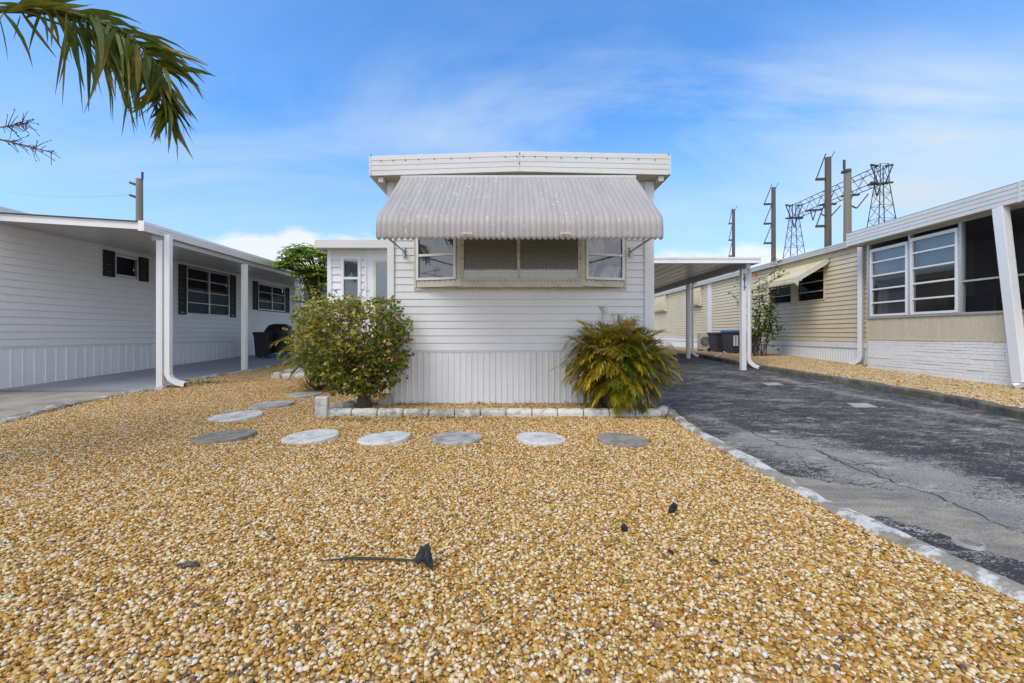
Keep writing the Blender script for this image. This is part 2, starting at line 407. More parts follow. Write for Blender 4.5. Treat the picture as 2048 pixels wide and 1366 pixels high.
def corrugated(mb, o, u, n, length, path, count, amp, per=8, scallop=0.0, flat=None):
    """sheet rolled along path [(out, z)], waves run along u; lower edge cut in scallops"""
    cols = count*per; rows = []
    for k, (e, z) in enumerate(path):
        e0, z0 = path[max(k-1, 0)]; e1, z1 = path[min(k+1, len(path)-1)]
        tx, tz = e1-e0, z1-z0; l = math.hypot(tx, tz); nx, nz = -tz/l, tx/l
        r = []
        for i in range(cols+1):
            ph = (i % per)/per
            hgt = amp*(abs(math.sin(PI*ph))**.7*2-1)
            zz = z+nz*hgt; ee = e+nx*hgt
            if k == len(path)-1: zz += scallop*(1-math.sin(PI*ph)**.7)
            a = length*i/cols
            r.append((o[0]+u[0]*a+n[0]*ee, o[1]+u[1]*a+n[1]*ee, zz))
        rows.append(r)
    mb.grid(rows)
def sheet(name, poly, zoff, mat, step=1.0, kind='structure', thick=0):
    """ground sheet with outline poly, following the lie of the land"""
    bm = bmesh.new()
    bm.faces.new([bm.verts.new((x, y, 0)) for x, y in poly])
    bm.normal_update()
    if bm.faces[:][0].normal.z < 0: bmesh.ops.reverse_faces(bm, faces=bm.faces[:])
    xs = [p[0] for p in poly]; ys = [p[1] for p in poly]
    for ax, lo, hi in ((0, min(xs), max(xs)), (1, min(ys), max(ys))):
        c = math.ceil(lo/step)*step
        while c < hi:
            co = [0, 0, 0]; no = [0, 0, 0]; co[ax] = c; no[ax] = 1
            bmesh.ops.bisect_plane(bm, geom=bm.verts[:]+bm.edges[:]+bm.faces[:], plane_co=co, plane_no=no); c += step
    for v in bm.verts: v.co.z = g(v.co.y)+zoff
    me = bpy.data.meshes.new(name); bm.to_mesh(me); bm.free(); me.materials.append(mat)
    o = bpy.data.objects.new(name, me); COL.objects.link(o)
    if kind: o['kind'] = kind
    return o
SKYK_R, SKYK_G, SKYK_B, EXPO = 0.52, 0.90, 1.22, 0.64
# ================================================================ SETTING
def G2(px, py): p = gp(px, py); return (p.x, p.y)
GEDGE = [G2(*q) for q in ((0, 846), (60, 829), (145, 809), (200, 798), (250, 786), (320, 779), (370, 763), (440, 750.5), (490, 744), (595, 721.5))]
KERB = [G2(*q) for q in ((1332, 817), (1372, 851), (1430, 886), (1500, 926), (1560, 960), (1640, 1005), (1730, 1050), (1850, 1105), (1950, 1150), (2048, 1196))]
def ext(a, b, d):
    dx, dy = b[0]-a[0], b[1]-a[1]; l = math.hypot(dx, dy); return (b[0]+dx/l*d, b[1]+dy/l*d)
KERB.append(ext(KERB[-3], KERB[-1], 3.5))
KR = [(1.96, 15.0), (5.6, 14.95), (6.28, 14.7)]+[G2(*q) for q in ((1500, 734), (1600, 751), (1746, 775), (1900, 803), (2048, 836))]
KR.append(ext(KR[-3], KR[-1], 3.0))

ground = sheet('ground', [(-150, -20), (150, -20), (150, 180), (-150, 180)], -.05, M['earth'], 7.5)
# base under the pebbles: packed pebble bed
YARD = [(-8.5, .1), (KERB[-1][0], .1)]
YARD = [(-9.0, -1.5), (KERB[-1][0], -1.5)]+KERB[::-1]+[(1.98, 6.0), (1.98, 6.3), (-1.7, 6.3), (-1.7, 20.0), (-6.6, 20.0)]+GEDGE[::-1]+[(-9.0, 4.3)]
yard = sheet('gravel_bed', YARD, 0, M['bed'], .5)
DRIVE = KERB+KR[::-1]+[(1.95, 6.3)]
def drive():
    o = sheet('driveway', DRIVE, -.012, M['drive'], .12)
    me = o.data; n = len(me.vertices); co = np.empty(n*3); me.vertices.foreach_get('co', co); co = co.reshape(n, 3)
    col = np.zeros((n, 4), np.float32); col[:, 3] = 1; wear = np.full(n, .39)
    def seg(a, b, w, amt):
        a, b = np.array(a), np.array(b); ab = b-a
        t = np.clip(((co[:, :2]-a)@ab)/(ab@ab), 0, 1); d = np.linalg.norm(co[:, :2]-(a+t[:, None]*ab), axis=1)
        return amt*np.exp(-(d/w)**2)
    g2 = lambda x, y: G2(x, y)
    wear += seg(g2(1560, 885), g2(1800, 945), .42, .55)+seg(g2(1800, 945), g2(2048, 1035), .5, .5)
    wear += seg(g2(1400, 830), g2(1600, 900), .12, .45)+seg(g2(1440, 790), g2(1580, 800), .3, .22)
    wear += seg(g2(1840, 838), g2(2048, 868), .16, .3)+seg(g2(1400, 755), g2(1520, 775), .3, .22)+seg(g2(1600, 850), g2(1700, 862), .15, .25)
    wear += seg(g2(1540, 752), g2(2048, 850), .13, .45)
    wear -= seg(g2(1650, 850), g2(2048, 950), .35, .12)
    tan = seg(g2(1600, 968), g2(1800, 1010), .2, 1.0)+seg(g2(1790, 1000), g2(2000, 1080), .26, 1.0)+seg(g2(1580, 965), g2(1700, 1020), .16, .9)
    tan += seg(g2(1620, 757), g2(2048, 845), .09, .55)
    tan -= seg(g2(1700, 1010), g2(1900, 1085), .1, .5)
    col[:, 0] = np.clip(wear, 0, 1); col[:, 1] = np.clip(tan, 0, 1)
    ca = me.color_attributes.new('wear', 'FLOAT_COLOR', 'POINT'); ca.data.foreach_set('color', col.ravel())
    return o
driveway = drive()
STRIP = KR[:]+[(9.5, KR[-1][1]), (9.5, 34), (1.96, 34)]
strip = sheet('gravel_strip', [(x+.03, y) for x, y in STRIP], .045, M['chipbed'], .5)
# painted slab and the older apron in front of it, under the neighbour's carport
sl = GEDGE[4:]
slab = sheet('carport_slab', [(-9.12, 7.62), (GEDGE[3][0]+.02, 7.62)]+[(x, y) for x, y in GEDGE[4:]]+[(-6.62, 22), (-9.12, 22)], .012, M['slab'], 1.0)
apron = sheet('concrete_apron', [(-14, 3.2), (-9.02, 4.3), GEDGE[0], GEDGE[1], GEDGE[2], GEDGE[3], (GEDGE[3][0]+.02, 7.615), (-14, 7.615)], .006, M['apron'], 1.0)

def kerb(name, pts, w, h, mat, wob=.012, top0=0.0, lean=0):
    """kerb following a polyline, hand-laid: its top and faces wander a little"""
    P = [pts[0]]
    for a, b in zip(pts, pts[1:]):
        n = max(1, int(math.hypot(b[0]-a[0], b[1]-a[1])/.07))
        P += [(a[0]+(b[0]-a[0])*i/n, a[1]+(b[1]-a[1])*i/n) for i in range(1, n+1)]
    mb = MB(); rows = []
    for i, (x, y) in enumerate(P):
        a, b = P[max(i-1, 0)], P[min(i+1, len(P)-1)]
        dx, dy = b[0]-a[0], b[1]-a[1]; l = math.hypot(dx, dy) or 1; nx, ny = -dy/l, dx/l
        q = lambda k: (mnoise.noise(Vector((x*3.1, y*3.1, k*7.3)))+.6*mnoise.noise(Vector((x*11, y*11, k*3.7))))*wob
        zb = g(y)-.08; zt = g(y)+h+q(1)
        prof = [(-w/2+q(2), zb), (-w/2+q(2), zt-.02+q(5)*.5), (-w/2+.018+q(2), zt), (0, zt+.003+q(4)*.4), (w/2-.018+q(3), zt), (w/2+q(3), zt-.02), (w/2+q(3), zb)]
        rows.append([(x+nx*e, y+ny*e, z) for e, z in prof])
    mb.grid(rows); mb.f.append([0, 1, 2, 3, 4, 5, 6][::-1]); k = len(mb.v)-7; mb.f.append([k+j for j in range(7)])
    o = mb.build(name, mat, smooth=False); o['kind'] = 'structure'; return o
kerb('kerb', KERB, .115, .030, M['kerb_white'], .014)
kerb('kerb', KR[1:], .14, .10, M['kerb_dark'], .008)
kerb('kerb', [(-9.5, GEDGE[0][1]-.75)]+GEDGE, .15, .03, M['kerb_rough'], .042)
# cracks in the asphalt and in the slab are thin sunken seams of dark grit
def crack(name, pix, w, jit=.02, up=.004):
    pts = [gp(*q) for q in pix]; P = []
    for a, b in zip(pts, pts[1:]):
        n = max(2, int((b-a).length/.05))
        for i in range(n):
            p = a.lerp(b, i/n); P.append(Vector((p.x+R.uniform(-jit, jit), p.y+R.uniform(-jit, jit), 0)))
    mb = MB(); rows = []
    for i, p in enumerate(P):
        d = (P[min(i+1, len(P)-1)]-P[max(i-1, 0)]).normalized(); nn = Vector((-d.y, d.x, 0))
        ww = w*R.uniform(.4, 1.2)*(1 if i < len(P)-1 else .2)
        rows.append([(p.x+nn.x*e, p.y+nn.y*e, g(p.y)+up-.012) for e in (-ww, ww)])
    mb.grid(rows); o = mb.build(name, M['screw']); o['kind'] = 'structure'; return o
crack('driveway_crack', ((1440, 825), (1500, 860), (1560, 888), (1640, 900), (1700, 930), (1760, 950), (1800, 968)), .006, .03)
crack('driveway_crack', ((1640, 903), (1720, 925), (1790, 965), (1880, 990), (1980, 1035), (2048, 1062)), .0045, .028)
crack('driveway_crack', ((1590, 905), (1640, 950), (1730, 968), (1790, 963)), .004, .03)
crack('driveway_crack', ((1620, 892), (1700, 928), (1740, 924), (1800, 930)), .004)
crack('slab_crack', ((0, 781), (40, 782), (60, 780), (100, 777)), .008, .03, .03)

# loose pebbles: scattered over the bed, one object of uncountable stones
def pebble_set(name, n, mat, seed, flat=.62, ang=False):
    c = bpy.data.collections.new(name); rr = random.Random(seed)
    for i in range(n):
        bm = bmesh.new(); bmesh.ops.create_icosphere(bm, subdivisions=2 if not ang else 1, radius=.5)
        sx, sy, sz = 1, rr.uniform(.66, .92), flat*rr.uniform(.8, 1.1); off = Vector((rr.random()*50, rr.random()*50, i*3.3))
        for v in bm.verts:
            k = 1+.26*mnoise.noise(v.co*2.1+off)+.1*mnoise.noise(v.co*5+off)
            if ang: k *= 1+rr.uniform(-.14, .14)
            v.co = Vector((v.co.x*sx*k, v.co.y*sy*k, v.co.z*sz*k))
        me = bpy.data.meshes.new('pebble'); bm.to_mesh(me); bm.free(); me.materials.append(mat)
        if not ang: me.polygons.foreach_set('use_smooth', [True]*len(me.polygons))
        c.objects.link(bpy.data.objects.new('pebble', me))
    return c
def scatter(name, base_poly, zoff, coll, dens, size, step, seed, label=None):
    o = sheet(name, base_poly, zoff, M['bed'], step, kind='stuff')
    me = o.data; n = len(me.vertices); a = me.attributes.new('dens', 'FLOAT', 'POINT')
    a.data.foreach_set('value', np.array([dens(v.co.x, v.co.y) for v in me.vertices], np.float32))
    t = bpy.data.node_groups.new(name+'_scatter', 'GeometryNodeTree')
    t.interface.new_socket('Geometry', in_out='INPUT', socket_type='NodeSocketGeometry')
    t.interface.new_socket('Geometry', in_out='OUTPUT', socket_type='NodeSocketGeometry')
    gi = t.nodes.new('NodeGroupInput'); go = t.nodes.new('NodeGroupOutput')
    at = t.nodes.new('GeometryNodeInputNamedAttribute'); at.data_type = 'FLOAT'; at.inputs['Name'].default_value = 'dens'
    d = t.nodes.new('GeometryNodeDistributePointsOnFaces'); d.distribute_method = 'RANDOM'; d.inputs['Seed'].default_value = seed
    L(t, gi.outputs[0], d.inputs['Mesh']); L(t, at.outputs[0], d.inputs['Density'])
    ci = t.nodes.new('GeometryNodeCollectionInfo'); ci.inputs['Collection'].default_value = coll
    ci.inputs['Separate Children'].default_value = True; ci.inputs['Reset Children'].default_value = True
    ip = t.nodes.new('GeometryNodeInstanceOnPoints'); ip.inputs['Pick Instance'].default_value = True
    L(t, d.outputs['Points'], ip.inputs['Points']); L(t, ci.outputs[0], ip.inputs['Instance'])
    def rnd(typ, lo, hi, sd):
        r = t.nodes.new('FunctionNodeRandomValue'); r.data_type = typ; r.inputs['Seed'].default_value = sd
        i = 0 if typ == 'FLOAT_VECTOR' else 2
        r.inputs[i].default_value = lo; r.inputs[i+1].default_value = hi
        return r.outputs[0 if typ == 'FLOAT_VECTOR' else 1]
    rot = t.nodes.new('FunctionNodeEulerToRotation'); L(t, rnd('FLOAT_VECTOR', (-.45, -.45, 0), (.45, .45, 6.28), 3), rot.inputs[0])
    L(t, rot.outputs[0], ip.inputs['Rotation'])
    p = t.nodes.new('ShaderNodeMath'); p.operation = 'POWER'; L(t, rnd('FLOAT', 0, 1, 5), p.inputs[0]); p.inputs[1].default_value = 1.6
    mr = t.nodes.new('ShaderNodeMath'); mr.operation = 'MULTIPLY_ADD'; L(t, p.outputs[0], mr.inputs[0])
    mr.inputs[1].default_value = size[1]-size[0]; mr.inputs[2].default_value = size[0]
    L(t, mr.outputs[0], ip.inputs['Scale'])
    off = t.nodes.new('GeometryNodeTranslateInstances'); L(t, ip.outputs[0], off.inputs[0])
    cb = t.nodes.new('ShaderNodeCombineXYZ'); L(t, rnd('FLOAT', -.001, .006, 8), cb.inputs[2]); L(t, cb.outputs[0], off.inputs['Translation'])
    off.inputs['Local Space'].default_value = False
    st = t.nodes.new('GeometryNodeStoreNamedAttribute'); st.data_type = 'FLOAT'; st.domain = 'INSTANCE'
    st.inputs['Name'].default_value = 'tone'
    L(t, off.outputs[0], st.inputs['Geometry']); L(t, rnd('FLOAT', 0, 1, 9), [s for s in st.inputs if s.name == 'Value'][0])
    L(t, st.outputs[0], go.inputs[0])
    md = o.modifiers.new('scatter', 'NODES'); md.node_group = t
    if label: o['label'] = label; o['category'] = 'gravel'
    return o
PEBS = pebble_set('pebble_kinds', 9, M['pebble'], 3)
CHIPS = pebble_set('chip_kinds', 6, M['chip'], 9, .5, True)
def dens(x, y):
    if y < .75 or abs(x) > 1.3*y+.9: return 0
    return 10500 if y < 3.2 else (7600 if y < 6.3 else 4200)
NEAR = [(-5.5, .6), (KERB[-2][0]+.2, .6)]+[KERB[-2]]+KERB[-3::-1]+[(1.98, 5.9), (1.98, 6.12), (-1.75, 6.12), (-1.75, 14.0), (-6.45, 13.6)]+[(x+.06, y-.05) for x, y in GEDGE[::-1]]
scatter('gravel', NEAR, .002, PEBS, dens, (.0075, .0232), .25, 4, 'golden and cream river pebbles spread over the front yard')
def dens2(x, y): return 1500 if y < 19 and x < 9.3 else 0
SK = [(x+.07, y+.03) for x, y in KR]
scatter('stone_chips', SK+[(9.2, KR[-1][1]), (9.2, 19), (2.05, 19)], .05, CHIPS, dens2, (.018, .05), .5, 6, 'golden stone chips in the strip beside the beige home')

# ================================================================ WHITE HOME, FRONT CENTRE
D = 6.11; S = F/D
hx = lambda px: (px-CX)/S
hz = lambda py: EYE-(py-HY)/S
home = thing('mobile_home', 'white single-wide mobile home facing the yard under a big grey corrugated awning', 'mobile home', (.12, D, 0))
XL, XR = hx(775.5), hx(1307)
u, n = (1, 0), (0, -1)
wall0 = (XL+.06, D)
WL = XR-XL-.16
zs = hz(703)
b0, b1 = hx(833), hx(1248)
mb = MB(); lap(mb, wall0, u, n, WL, zs+.012, 3.12, .1015, [(b0-wall0[0]-.0, b1-wall0[0]+.0, 1.68, 2.62)])
mb.obox(wall0, u, n, 0, WL, -.006, .018, zs-.002, zs+.012)
wall = mb.build('wall', M['vinyl'], home)
mb = MB()      # far walls of the body
mb.box(XL+.01, XL+.05, D+.03, 19.5, 0, 3.1); mb.box(XR-.05, XR-.01, D+.03, 19.5, 0, 3.1); mb.box(XL+.05, XR-.05, 19.4, 19.48, 0, 3.1)
mb.build('side_wall', M['vinyl'], home)
for a0, a1 in ((775.5, 789), (1288, 1307)):
    mb = MB(); mb.box(hx(a0), hx(a1), D-.03, D+.05, zs-.01, 3.11); mb.build('corner_trim', M['trim'], home, bevel=.004)
mb = MB(); ribs(mb, (XL+.03, D-.004), u, n, XR-XL-.05, -.03, zs-.003, .0815, .02, .011); mb.build('skirting', M['skirt'], home)
# roof: fascia board in three courses round a low gable, soffit, metal roof
FD = 5.876; FS = F/FD
fx0, fx1, fxm = (740-CX)/FS, (1340-CX)/FS, (1037-CX)/FS
fz = lambda py: EYE-(py-HY)/FS
pl = [(fx0, fz(352), fz(312)), (fxm, fz(343), fz(302.5)), (fx1, fz(350), fz(308))]
mb = MB()
for (xa, ba, ta), (xb, bb, tb) in zip(pl, pl[1:]):
    for k in range(4):
        r = []
        for x, b_, t_ in ((xa, ba, ta), (xb, bb, tb)):
            h = (t_-b_)/4; zb, zt = b_+h*k, b_+h*(k+1)
            r.append([(x, FD+.003, zt), (x, FD, zt-.005), (x, FD-.003, zb+.005), (x, FD+.0, zb+.001), (x, FD+.003, zb)])
        mb.grid(list(zip(*r)))
for (x, b_, t_), s_ in ((pl[0], -1), (pl[2], 1)):
    mb.box(x-.012, x+.012, FD-.006, 19.7, b_, t_+.006)
mb.box(fxm-.007, fxm+.007, FD-.009, FD, pl[1][1], pl[1][2])
mb.build('fascia', M['fascia'], home)
for px, py in ((762, 322), (786, 321), (811, 320.5), (837, 319), (869, 318), (903, 317.5), (940, 316.5), (1011, 314), (1034, 313), (1047, 313), (1070, 313.5), (1093, 315), (1122, 316), (1152, 316), (1183, 316.5), (1214, 317), (1245, 318), (1277, 319), (1310, 320), (1039, 327), (1039, 307), (742, 310), (1337, 308.5), (742, 349), (1338, 348)):
    x, z = (px-CX)/FS, fz(py); mb = MB(); mb.tube([(x, FD+.002, z), (x, FD-.010, z)], .0075, 6); mb.build('screw', M['screw'], home)
mb = MB()
mb.poly([(pl[0][0], FD+.01, pl[0][1]+.004), (pl[1][0], FD+.01, pl[1][1]+.004), (pl[1][0], D, pl[0][1]+.004), (pl[0][0], D, pl[0][1]+.004)])
mb.poly([(pl[1][0], FD+.01, pl[1][1]+.004), (pl[2][0], FD+.01, pl[2][1]+.004), (pl[2][0], D, pl[0][1]+.004), (pl[1][0], D, pl[0][1]+.004)])
mb.box(fx0+.012, XL-.0, D, 19.6, pl[0][1], pl[0][1]+.02); mb.box(XR, fx1-.012, D, 19.6, pl[2][1], pl[2][1]+.02)
mb.box(XL-.07, XL-.003, FD+.03, D+.4, pl[0][1]-.07, pl[0][1]-.001); mb.box(XR+.003, XR+.07, FD+.03, D+.4, pl[2][1]-.07, pl[2][1]-.001)
mb.build('soffit', M['soffit'], home)
mb = MB()
mb.grid([[(x, y, t_-.012+.02*0) for x, b_, t_ in pl] for y in (FD+.008, 19.7)])
mb.build('roof', M['roof'], home)

# ---- bay window
bay = MB(); bd = .17
c0, c1 = -.715, .957
zb_, zt_ = 1.646, 2.62
# plan corners of the bay
pA, pB, pC, pE = (b0, D-.018), (c0, D-bd), (c1, D-bd), (b1, D-.018)
def seg_frame(a, b):
    l = math.hypot(b[0]-a[0], b[1]-a[1]); uu = ((b[0]-a[0])/l, (b[1]-a[1])/l); nn = (uu[1], -uu[0]); return a, uu, nn, l
lft, cen, rgt = seg_frame(pA, pB), seg_frame(pB, pC), seg_frame(pC, pE)
bm_ = MB()
zsill = 1.655
for (o_, uu, nn, l), mull, w in ((lft, (), .03), (cen, None, .04), (rgt, (), .03)):
    z0 = zsill+.075
    if mull is None:
        bm_.obox(o_, uu, nn, .0, l, -.03, .0, zsill-.02, z0)               # apron strip under the panes
        e = .03
        frame(bm_, o_, uu, nn, e, l-e, z0, zt_, .035, -.035, .006, (), (l*.4815,))
        bm_.obox(o_, uu, nn, 0, e, -.035, .002, z0, zt_); bm_.obox(o_, uu, nn, l-e, l, -.035, .002, z0, zt_)
    else:
        bm_.obox(o_, uu, nn, .0, l, -.03, .0, zsill-.01, z0)
        q0_ = l-.043 if o_ is pA else .0
        bm_.obox(o_, uu, nn, q0_, q0_+.043, -.03, -.006, z0, zt_)
bm_.poly([(pA[0], pA[1], zsill-.02), (pB[0], pB[1], zsill-.02), (pC[0], pC[1], zsill-.02), (pE[0], pE[1], zsill-.02)])
bm_.box(b0-.03, b0, D-.03, D-.0, zsill-.03, zt_); bm_.box(b1, b1+.03, D-.03, D-.0, zsill-.03, zt_)
bm_.box(b0-.03, b1+.03, D-.022, D-.0, zsill-.05, zsill-.021)
bayo = bm_.build('bay_window', M['cream'], home)
for (o_, uu, nn, l) in (lft, rgt):
    e0, e1 = (.0, l-.045) if o_ is pA else (.045, l); mb = MB()
    frame(mb, o_, uu, nn, e0, e1, zsill+.085, zt_, .035, -.03, .012, (zsill+.085+.345,), (), .032); mb.build('sash', M['trim'], bayo)
def screw_at(p, q, r):
    mb = MB(); mb.tube([p, q], r, 6); mb.build('screw', M['screw'], bayo)
for i in range(31):
    x = c0+.05+(c1-c0-.1)*i/30; screw_at((x, D-bd+.01, zsill+.062), (x, D-bd-.008, zsill+.062), .006)
for (o_, uu, nn, l) in (lft, rgt):
    for i in range(8):
        q_ = l*(i+.7)/8.4; p = (o_[0]+uu[0]*q_, o_[1]+uu[1]*q_); screw_at((p[0], p[1], zsill+.064), (p[0]+nn[0]*.008, p[1]+nn[1]*.008, zsill+.064), .006)
for x in (c0+.04, (c0+c1)/2-.015, c1-.04):
    for z in (1.76, 2.02, 2.2): screw_at((x, D-bd, z), (x, D-bd-.02, z), .008)
for x in (-.68, .62): screw_at((x, D-bd, zsill-.005), (x, D-bd-.008, zsill-.005), .007)
for k, ((o_, uu, nn, l), parts) in enumerate(((lft, ((.03, lft[3]-.075),)), (cen, ((.065, cen[3]*.4815-.02), (cen[3]*.4815+.02, cen[3]-.065))), (rgt, ((.075, rgt[3]-.03),)))):
    for a0, a1 in parts:
        mb = MB(); panel(mb, o_, uu, nn, a0-.01, a1+.01, -.012, zsill+.09, zt_-.02); mb.build('pane', M['glass'], bayo)
        mb = MB()
        if k == 2: panel(mb, o_, uu, nn, a0-.008, a1+.008, -.034, zsill+.08, zt_); mb.build('curtain', M['curtain'], bayo)
        else:
            slats(mb, o_, uu, nn, a0-.008, a1+.008, -.03, zsill+.09, zt_, .0262, .0235, 1.3)
            mb.build('blind', M['blindblue' if k == 0 else 'blind'], bayo)
            mb = MB(); panel(mb, o_, uu, nn, a0-.008, a1+.008, -.05, zsill+.09, zt_); mb.build('blind_backing', M['blindgrey'], bayo)
mb = MB(); mb.box(b0, b1, D+.0, D+.02, zt_, zt_+.02); mb.poly([(pA[0], pA[1], zt_), (pB[0], pB[1], zt_), (pC[0], pC[1], zt_), (pE[0], pE[1], zt_)]); mb.build('head_board', M['cream'], bayo)

# ---- corrugated awning over the bay
aw = MB(); ax0, ax1 = -1.485, 1.655
path = [(.0, 3.10), (.02, 3.085)]
for i in range(1, 11): path.append((.02+.99*i/10, 3.085-.755*i/10))
cx_, cz_, rr_ = 1.01, 2.33, .11
for i in range(1, 7):
    a = math.radians(37+53*i/6); path.append((1.01+.14*(math.sin(a)-math.sin(math.radians(37)))*1.35, 2.33-.32*(math.cos(math.radians(37))-math.cos(a))*.62))
path += [(path[-1][0]+.004, path[-1][1]-.05), (path[-1][0]+.002, 2.075), (path[-1][0]+.0, 2.028)]
corrugated(aw, (ax0, 5.895), (1, 0), (0, -1), ax1-ax0, path, 50, .0052, 8, .034)
awn = aw.build('awning', M['awning'], home, smooth=True)
sm = awn.modifiers.new('sheet', 'SOLIDIFY'); sm.thickness = .002
mb = MB(); mb.box(ax0-.005, ax1+.005, 5.885, 5.9, 3.085, 3.125); mb.build('mounting_rail', M['fascia'], awn)
for x in (ax0+.005, ax1-.017):
    mb = MB(); mb.poly([(x, 5.89-e, z-.012) for e, z in path[1:]]+[(x, 5.89-e, z-.03) for e, z in path[:0:-1]]); mb.build('side_rail', M['awning'], awn)
for sx, x0, x1 in ((1, ax0+.06, hx(811)-.02), (-1, ax1-.05, hx(1259)+.02)):
    mb = MB(); mb.bar((x0+.02*sx, 4.86, 2.09), (x1, D-.02, 1.985+.16), .018, .018)
    mb.box(x1-.02, x1+.02, D-.03, D-.012, 2.07, 2.2); mb.build('brace', M['alu'], awn)
for x in (hx(0)*0-.49, .58):
    mb = MB(); mb.box(x-.05, x+.05, 4.768, 4.782, 2.088, 2.1); mb.box(x-.055, x-.045, 4.76, 4.785, 2.075, 2.1); mb.box(x+.045, x+.055, 4.76, 4.785, 2.075, 2.1); mb.build('clip', M['cream'], awn)

# ---- room addition on the left of the home
AD = 9.0; AS = F/AD
qx = lambda px: (px-CX)/AS
qz = lambda py: EYE-(py-HY)/AS
add = thing('room_addition', 'small white vinyl-sided room addition set back behind the leafy bush', 'room addition', ((qx(655)+XL)/2, AD, g(AD)))
mb = MB()
ax_, bx_ = qx(664), qx(731)
lap(mb, (ax_, AD), u, n, bx_-ax_, .25, qz(502), .15, [(qx(684)-ax_, qx(722)-ax_, qz(640), qz(521))], .016, .016)
mb.box(bx_, XL+.0, AD-.012, AD+.02, .2, qz(500)); mb.box(ax_, bx_, AD-.01, AD+.02, qz(507), qz(500))
mb.box(ax_-.02, ax_, AD+.0, 13.5, .1, qz(500))
mb.build('wall', M['vinyl'], add)
mb = MB(); mb.box(qx(655.5), ax_, AD-.03, AD+.06, .1, qz(499)); mb.build('corner_trim', M['trim'], add, bevel=.004); mb = MB(); mb.box(qx(730), qx(734), AD-.03, AD-.013, .2, qz(500)); mb.build('corner_trim', M['trim'], add, bevel=.004)
mb = MB()
mb.obox((qx(643), AD-.28), u, n, 0, qx(775)-qx(643)+.12, 0, .02, qz(500)*1.0-.01, qz(486)+.0)
mb.box(qx(643), qx(643)+.02, AD-.28, 13.6, qz(500)-.01, qz(486))
mb.build('fascia', M['fascia'], add)
mb = MB(); mb.grid([[(x, y, qz(487)+.0) for x in (qx(643)+.0, XL)] for y in (AD-.28, 13.6)])
mb.grid([[(x, y, qz(499.5)) for x in (qx(643)+.02, XL)] for y in (AD-.278, AD)]); mb.build('roof', M['roof'], add)
mb = MB(); frame(mb, (0, AD), u, n, qx(683), qx(722), qz(640), qz(513), .055, -.03, .035, (qz(556.5),), (), .05)
wn = mb.build('window', M['trim'], add)
mb = MB(); panel(mb, (0, AD), u, n, qx(686), qx(719), 0, qz(638), qz(515)); mb.build('pane', M['glass'], wn)
mb = MB(); slats(mb, (0, AD), u, n, qx(685), qx(720), -.06, qz(638), qz(515), .05, .055, 1.1); panel(mb, (0, AD), u, n, qx(685), qx(720), -.09, qz(638), qz(515)); mb.build('blind', M['blindgrey'], wn)
mb = MB(); frame(mb, (0, AD), u, n, qx(748), qx(775)+.2, .3, qz(521), .05, -.01, .03)
dr = mb.build('door', M['cream'], add)
mb = MB(); panel(mb, (0, AD), u, n, qx(750), qx(775)+.17, .018, .32, qz(522)); mb.build('door_panel', M['glass_frost'], dr)
mb = MB(); panel(mb, (0, AD), u, n, qx(749), qx(775)+.18, .014, .31, qz(521)); mb.build('door_backing', surf('pale_aqua', (.52, .62, .62), .3, (.4, .5, .5), .4), dr)

# ---- carport on the right of the home
PX1, PY1 = 5.72, 10.9
P1 = gp(1486, 739); P2 = gp(1376.5, 716)
CF = 10.65; cs = F/CF
cxp = lambda px: (px-CX)/cs
czp = lambda py: EYE-(py-HY)/cs
ct = thing('carport', 'white flat-roofed carport over the asphalt drive beside the white home', 'carport', (P1.x-1.8, P1.y+3, g(P1.y+3)))
mb = MB(); x0, x1 = XR-.02, cxp(1522)
mb.box(x0, x1, CF, CF+.03, czp(526), czp(515)); mb.box(x0, x1, CF-.012, CF, czp(518), czp(514)); mb.box(x0, x1, CF-.008, CF, czp(526.5), czp(523.5))
mb.box(x1-.03, x1, CF+.03, 24, czp(526)-.0, czp(515))
mb.build('fascia', M['trim'], ct, bevel=.004)
mb = MB()
pan = []
xx = x0
while xx < x1-.03:
    pan += [(xx, 0), (xx+.27, 0), (xx+.285, .035), (xx+.30, .035)]; xx += .305
pan = [(min(a, x1-.03), b) for a, b in pan]
mb.grid([[(a, y, czp(526)+.03+b) for a, b in pan] for y in (CF+.03, 24)])
mb.grid([[(a, y, czp(515)-.01) for a in (x0, x1)] for y in (CF+.03, 24)])
mb.build('roof_panel', M['panroof'], ct)
mb = MB(); mb.box(P1.x-.05, P1.x+.05, CF+.06, 24, czp(526)-.1, czp(526)+.028); mb.build('beam', M['panroof'], ct)
def tubepost(name, x, y, zt, w, parent, mat):
    mb = MB(); mb.box(x-w/2, x+w/2, y-w/2, y+w/2, g(y)-.02, zt)
    for k in (-.25, .0, .25): mb.box(x+k*w-.004, x+k*w+.004, y-w/2-.004, y-w/2, g(y), zt)
    return mb.build(name, mat, parent, bevel=.004)
zpt = czp(526)-.1
post1 = tubepost('post', P1.x, P1.y, zpt, .115, ct, M['trim'])
post2 = tubepost('post', P2.x, P2.y, zpt, .105, ct, M['trim'])
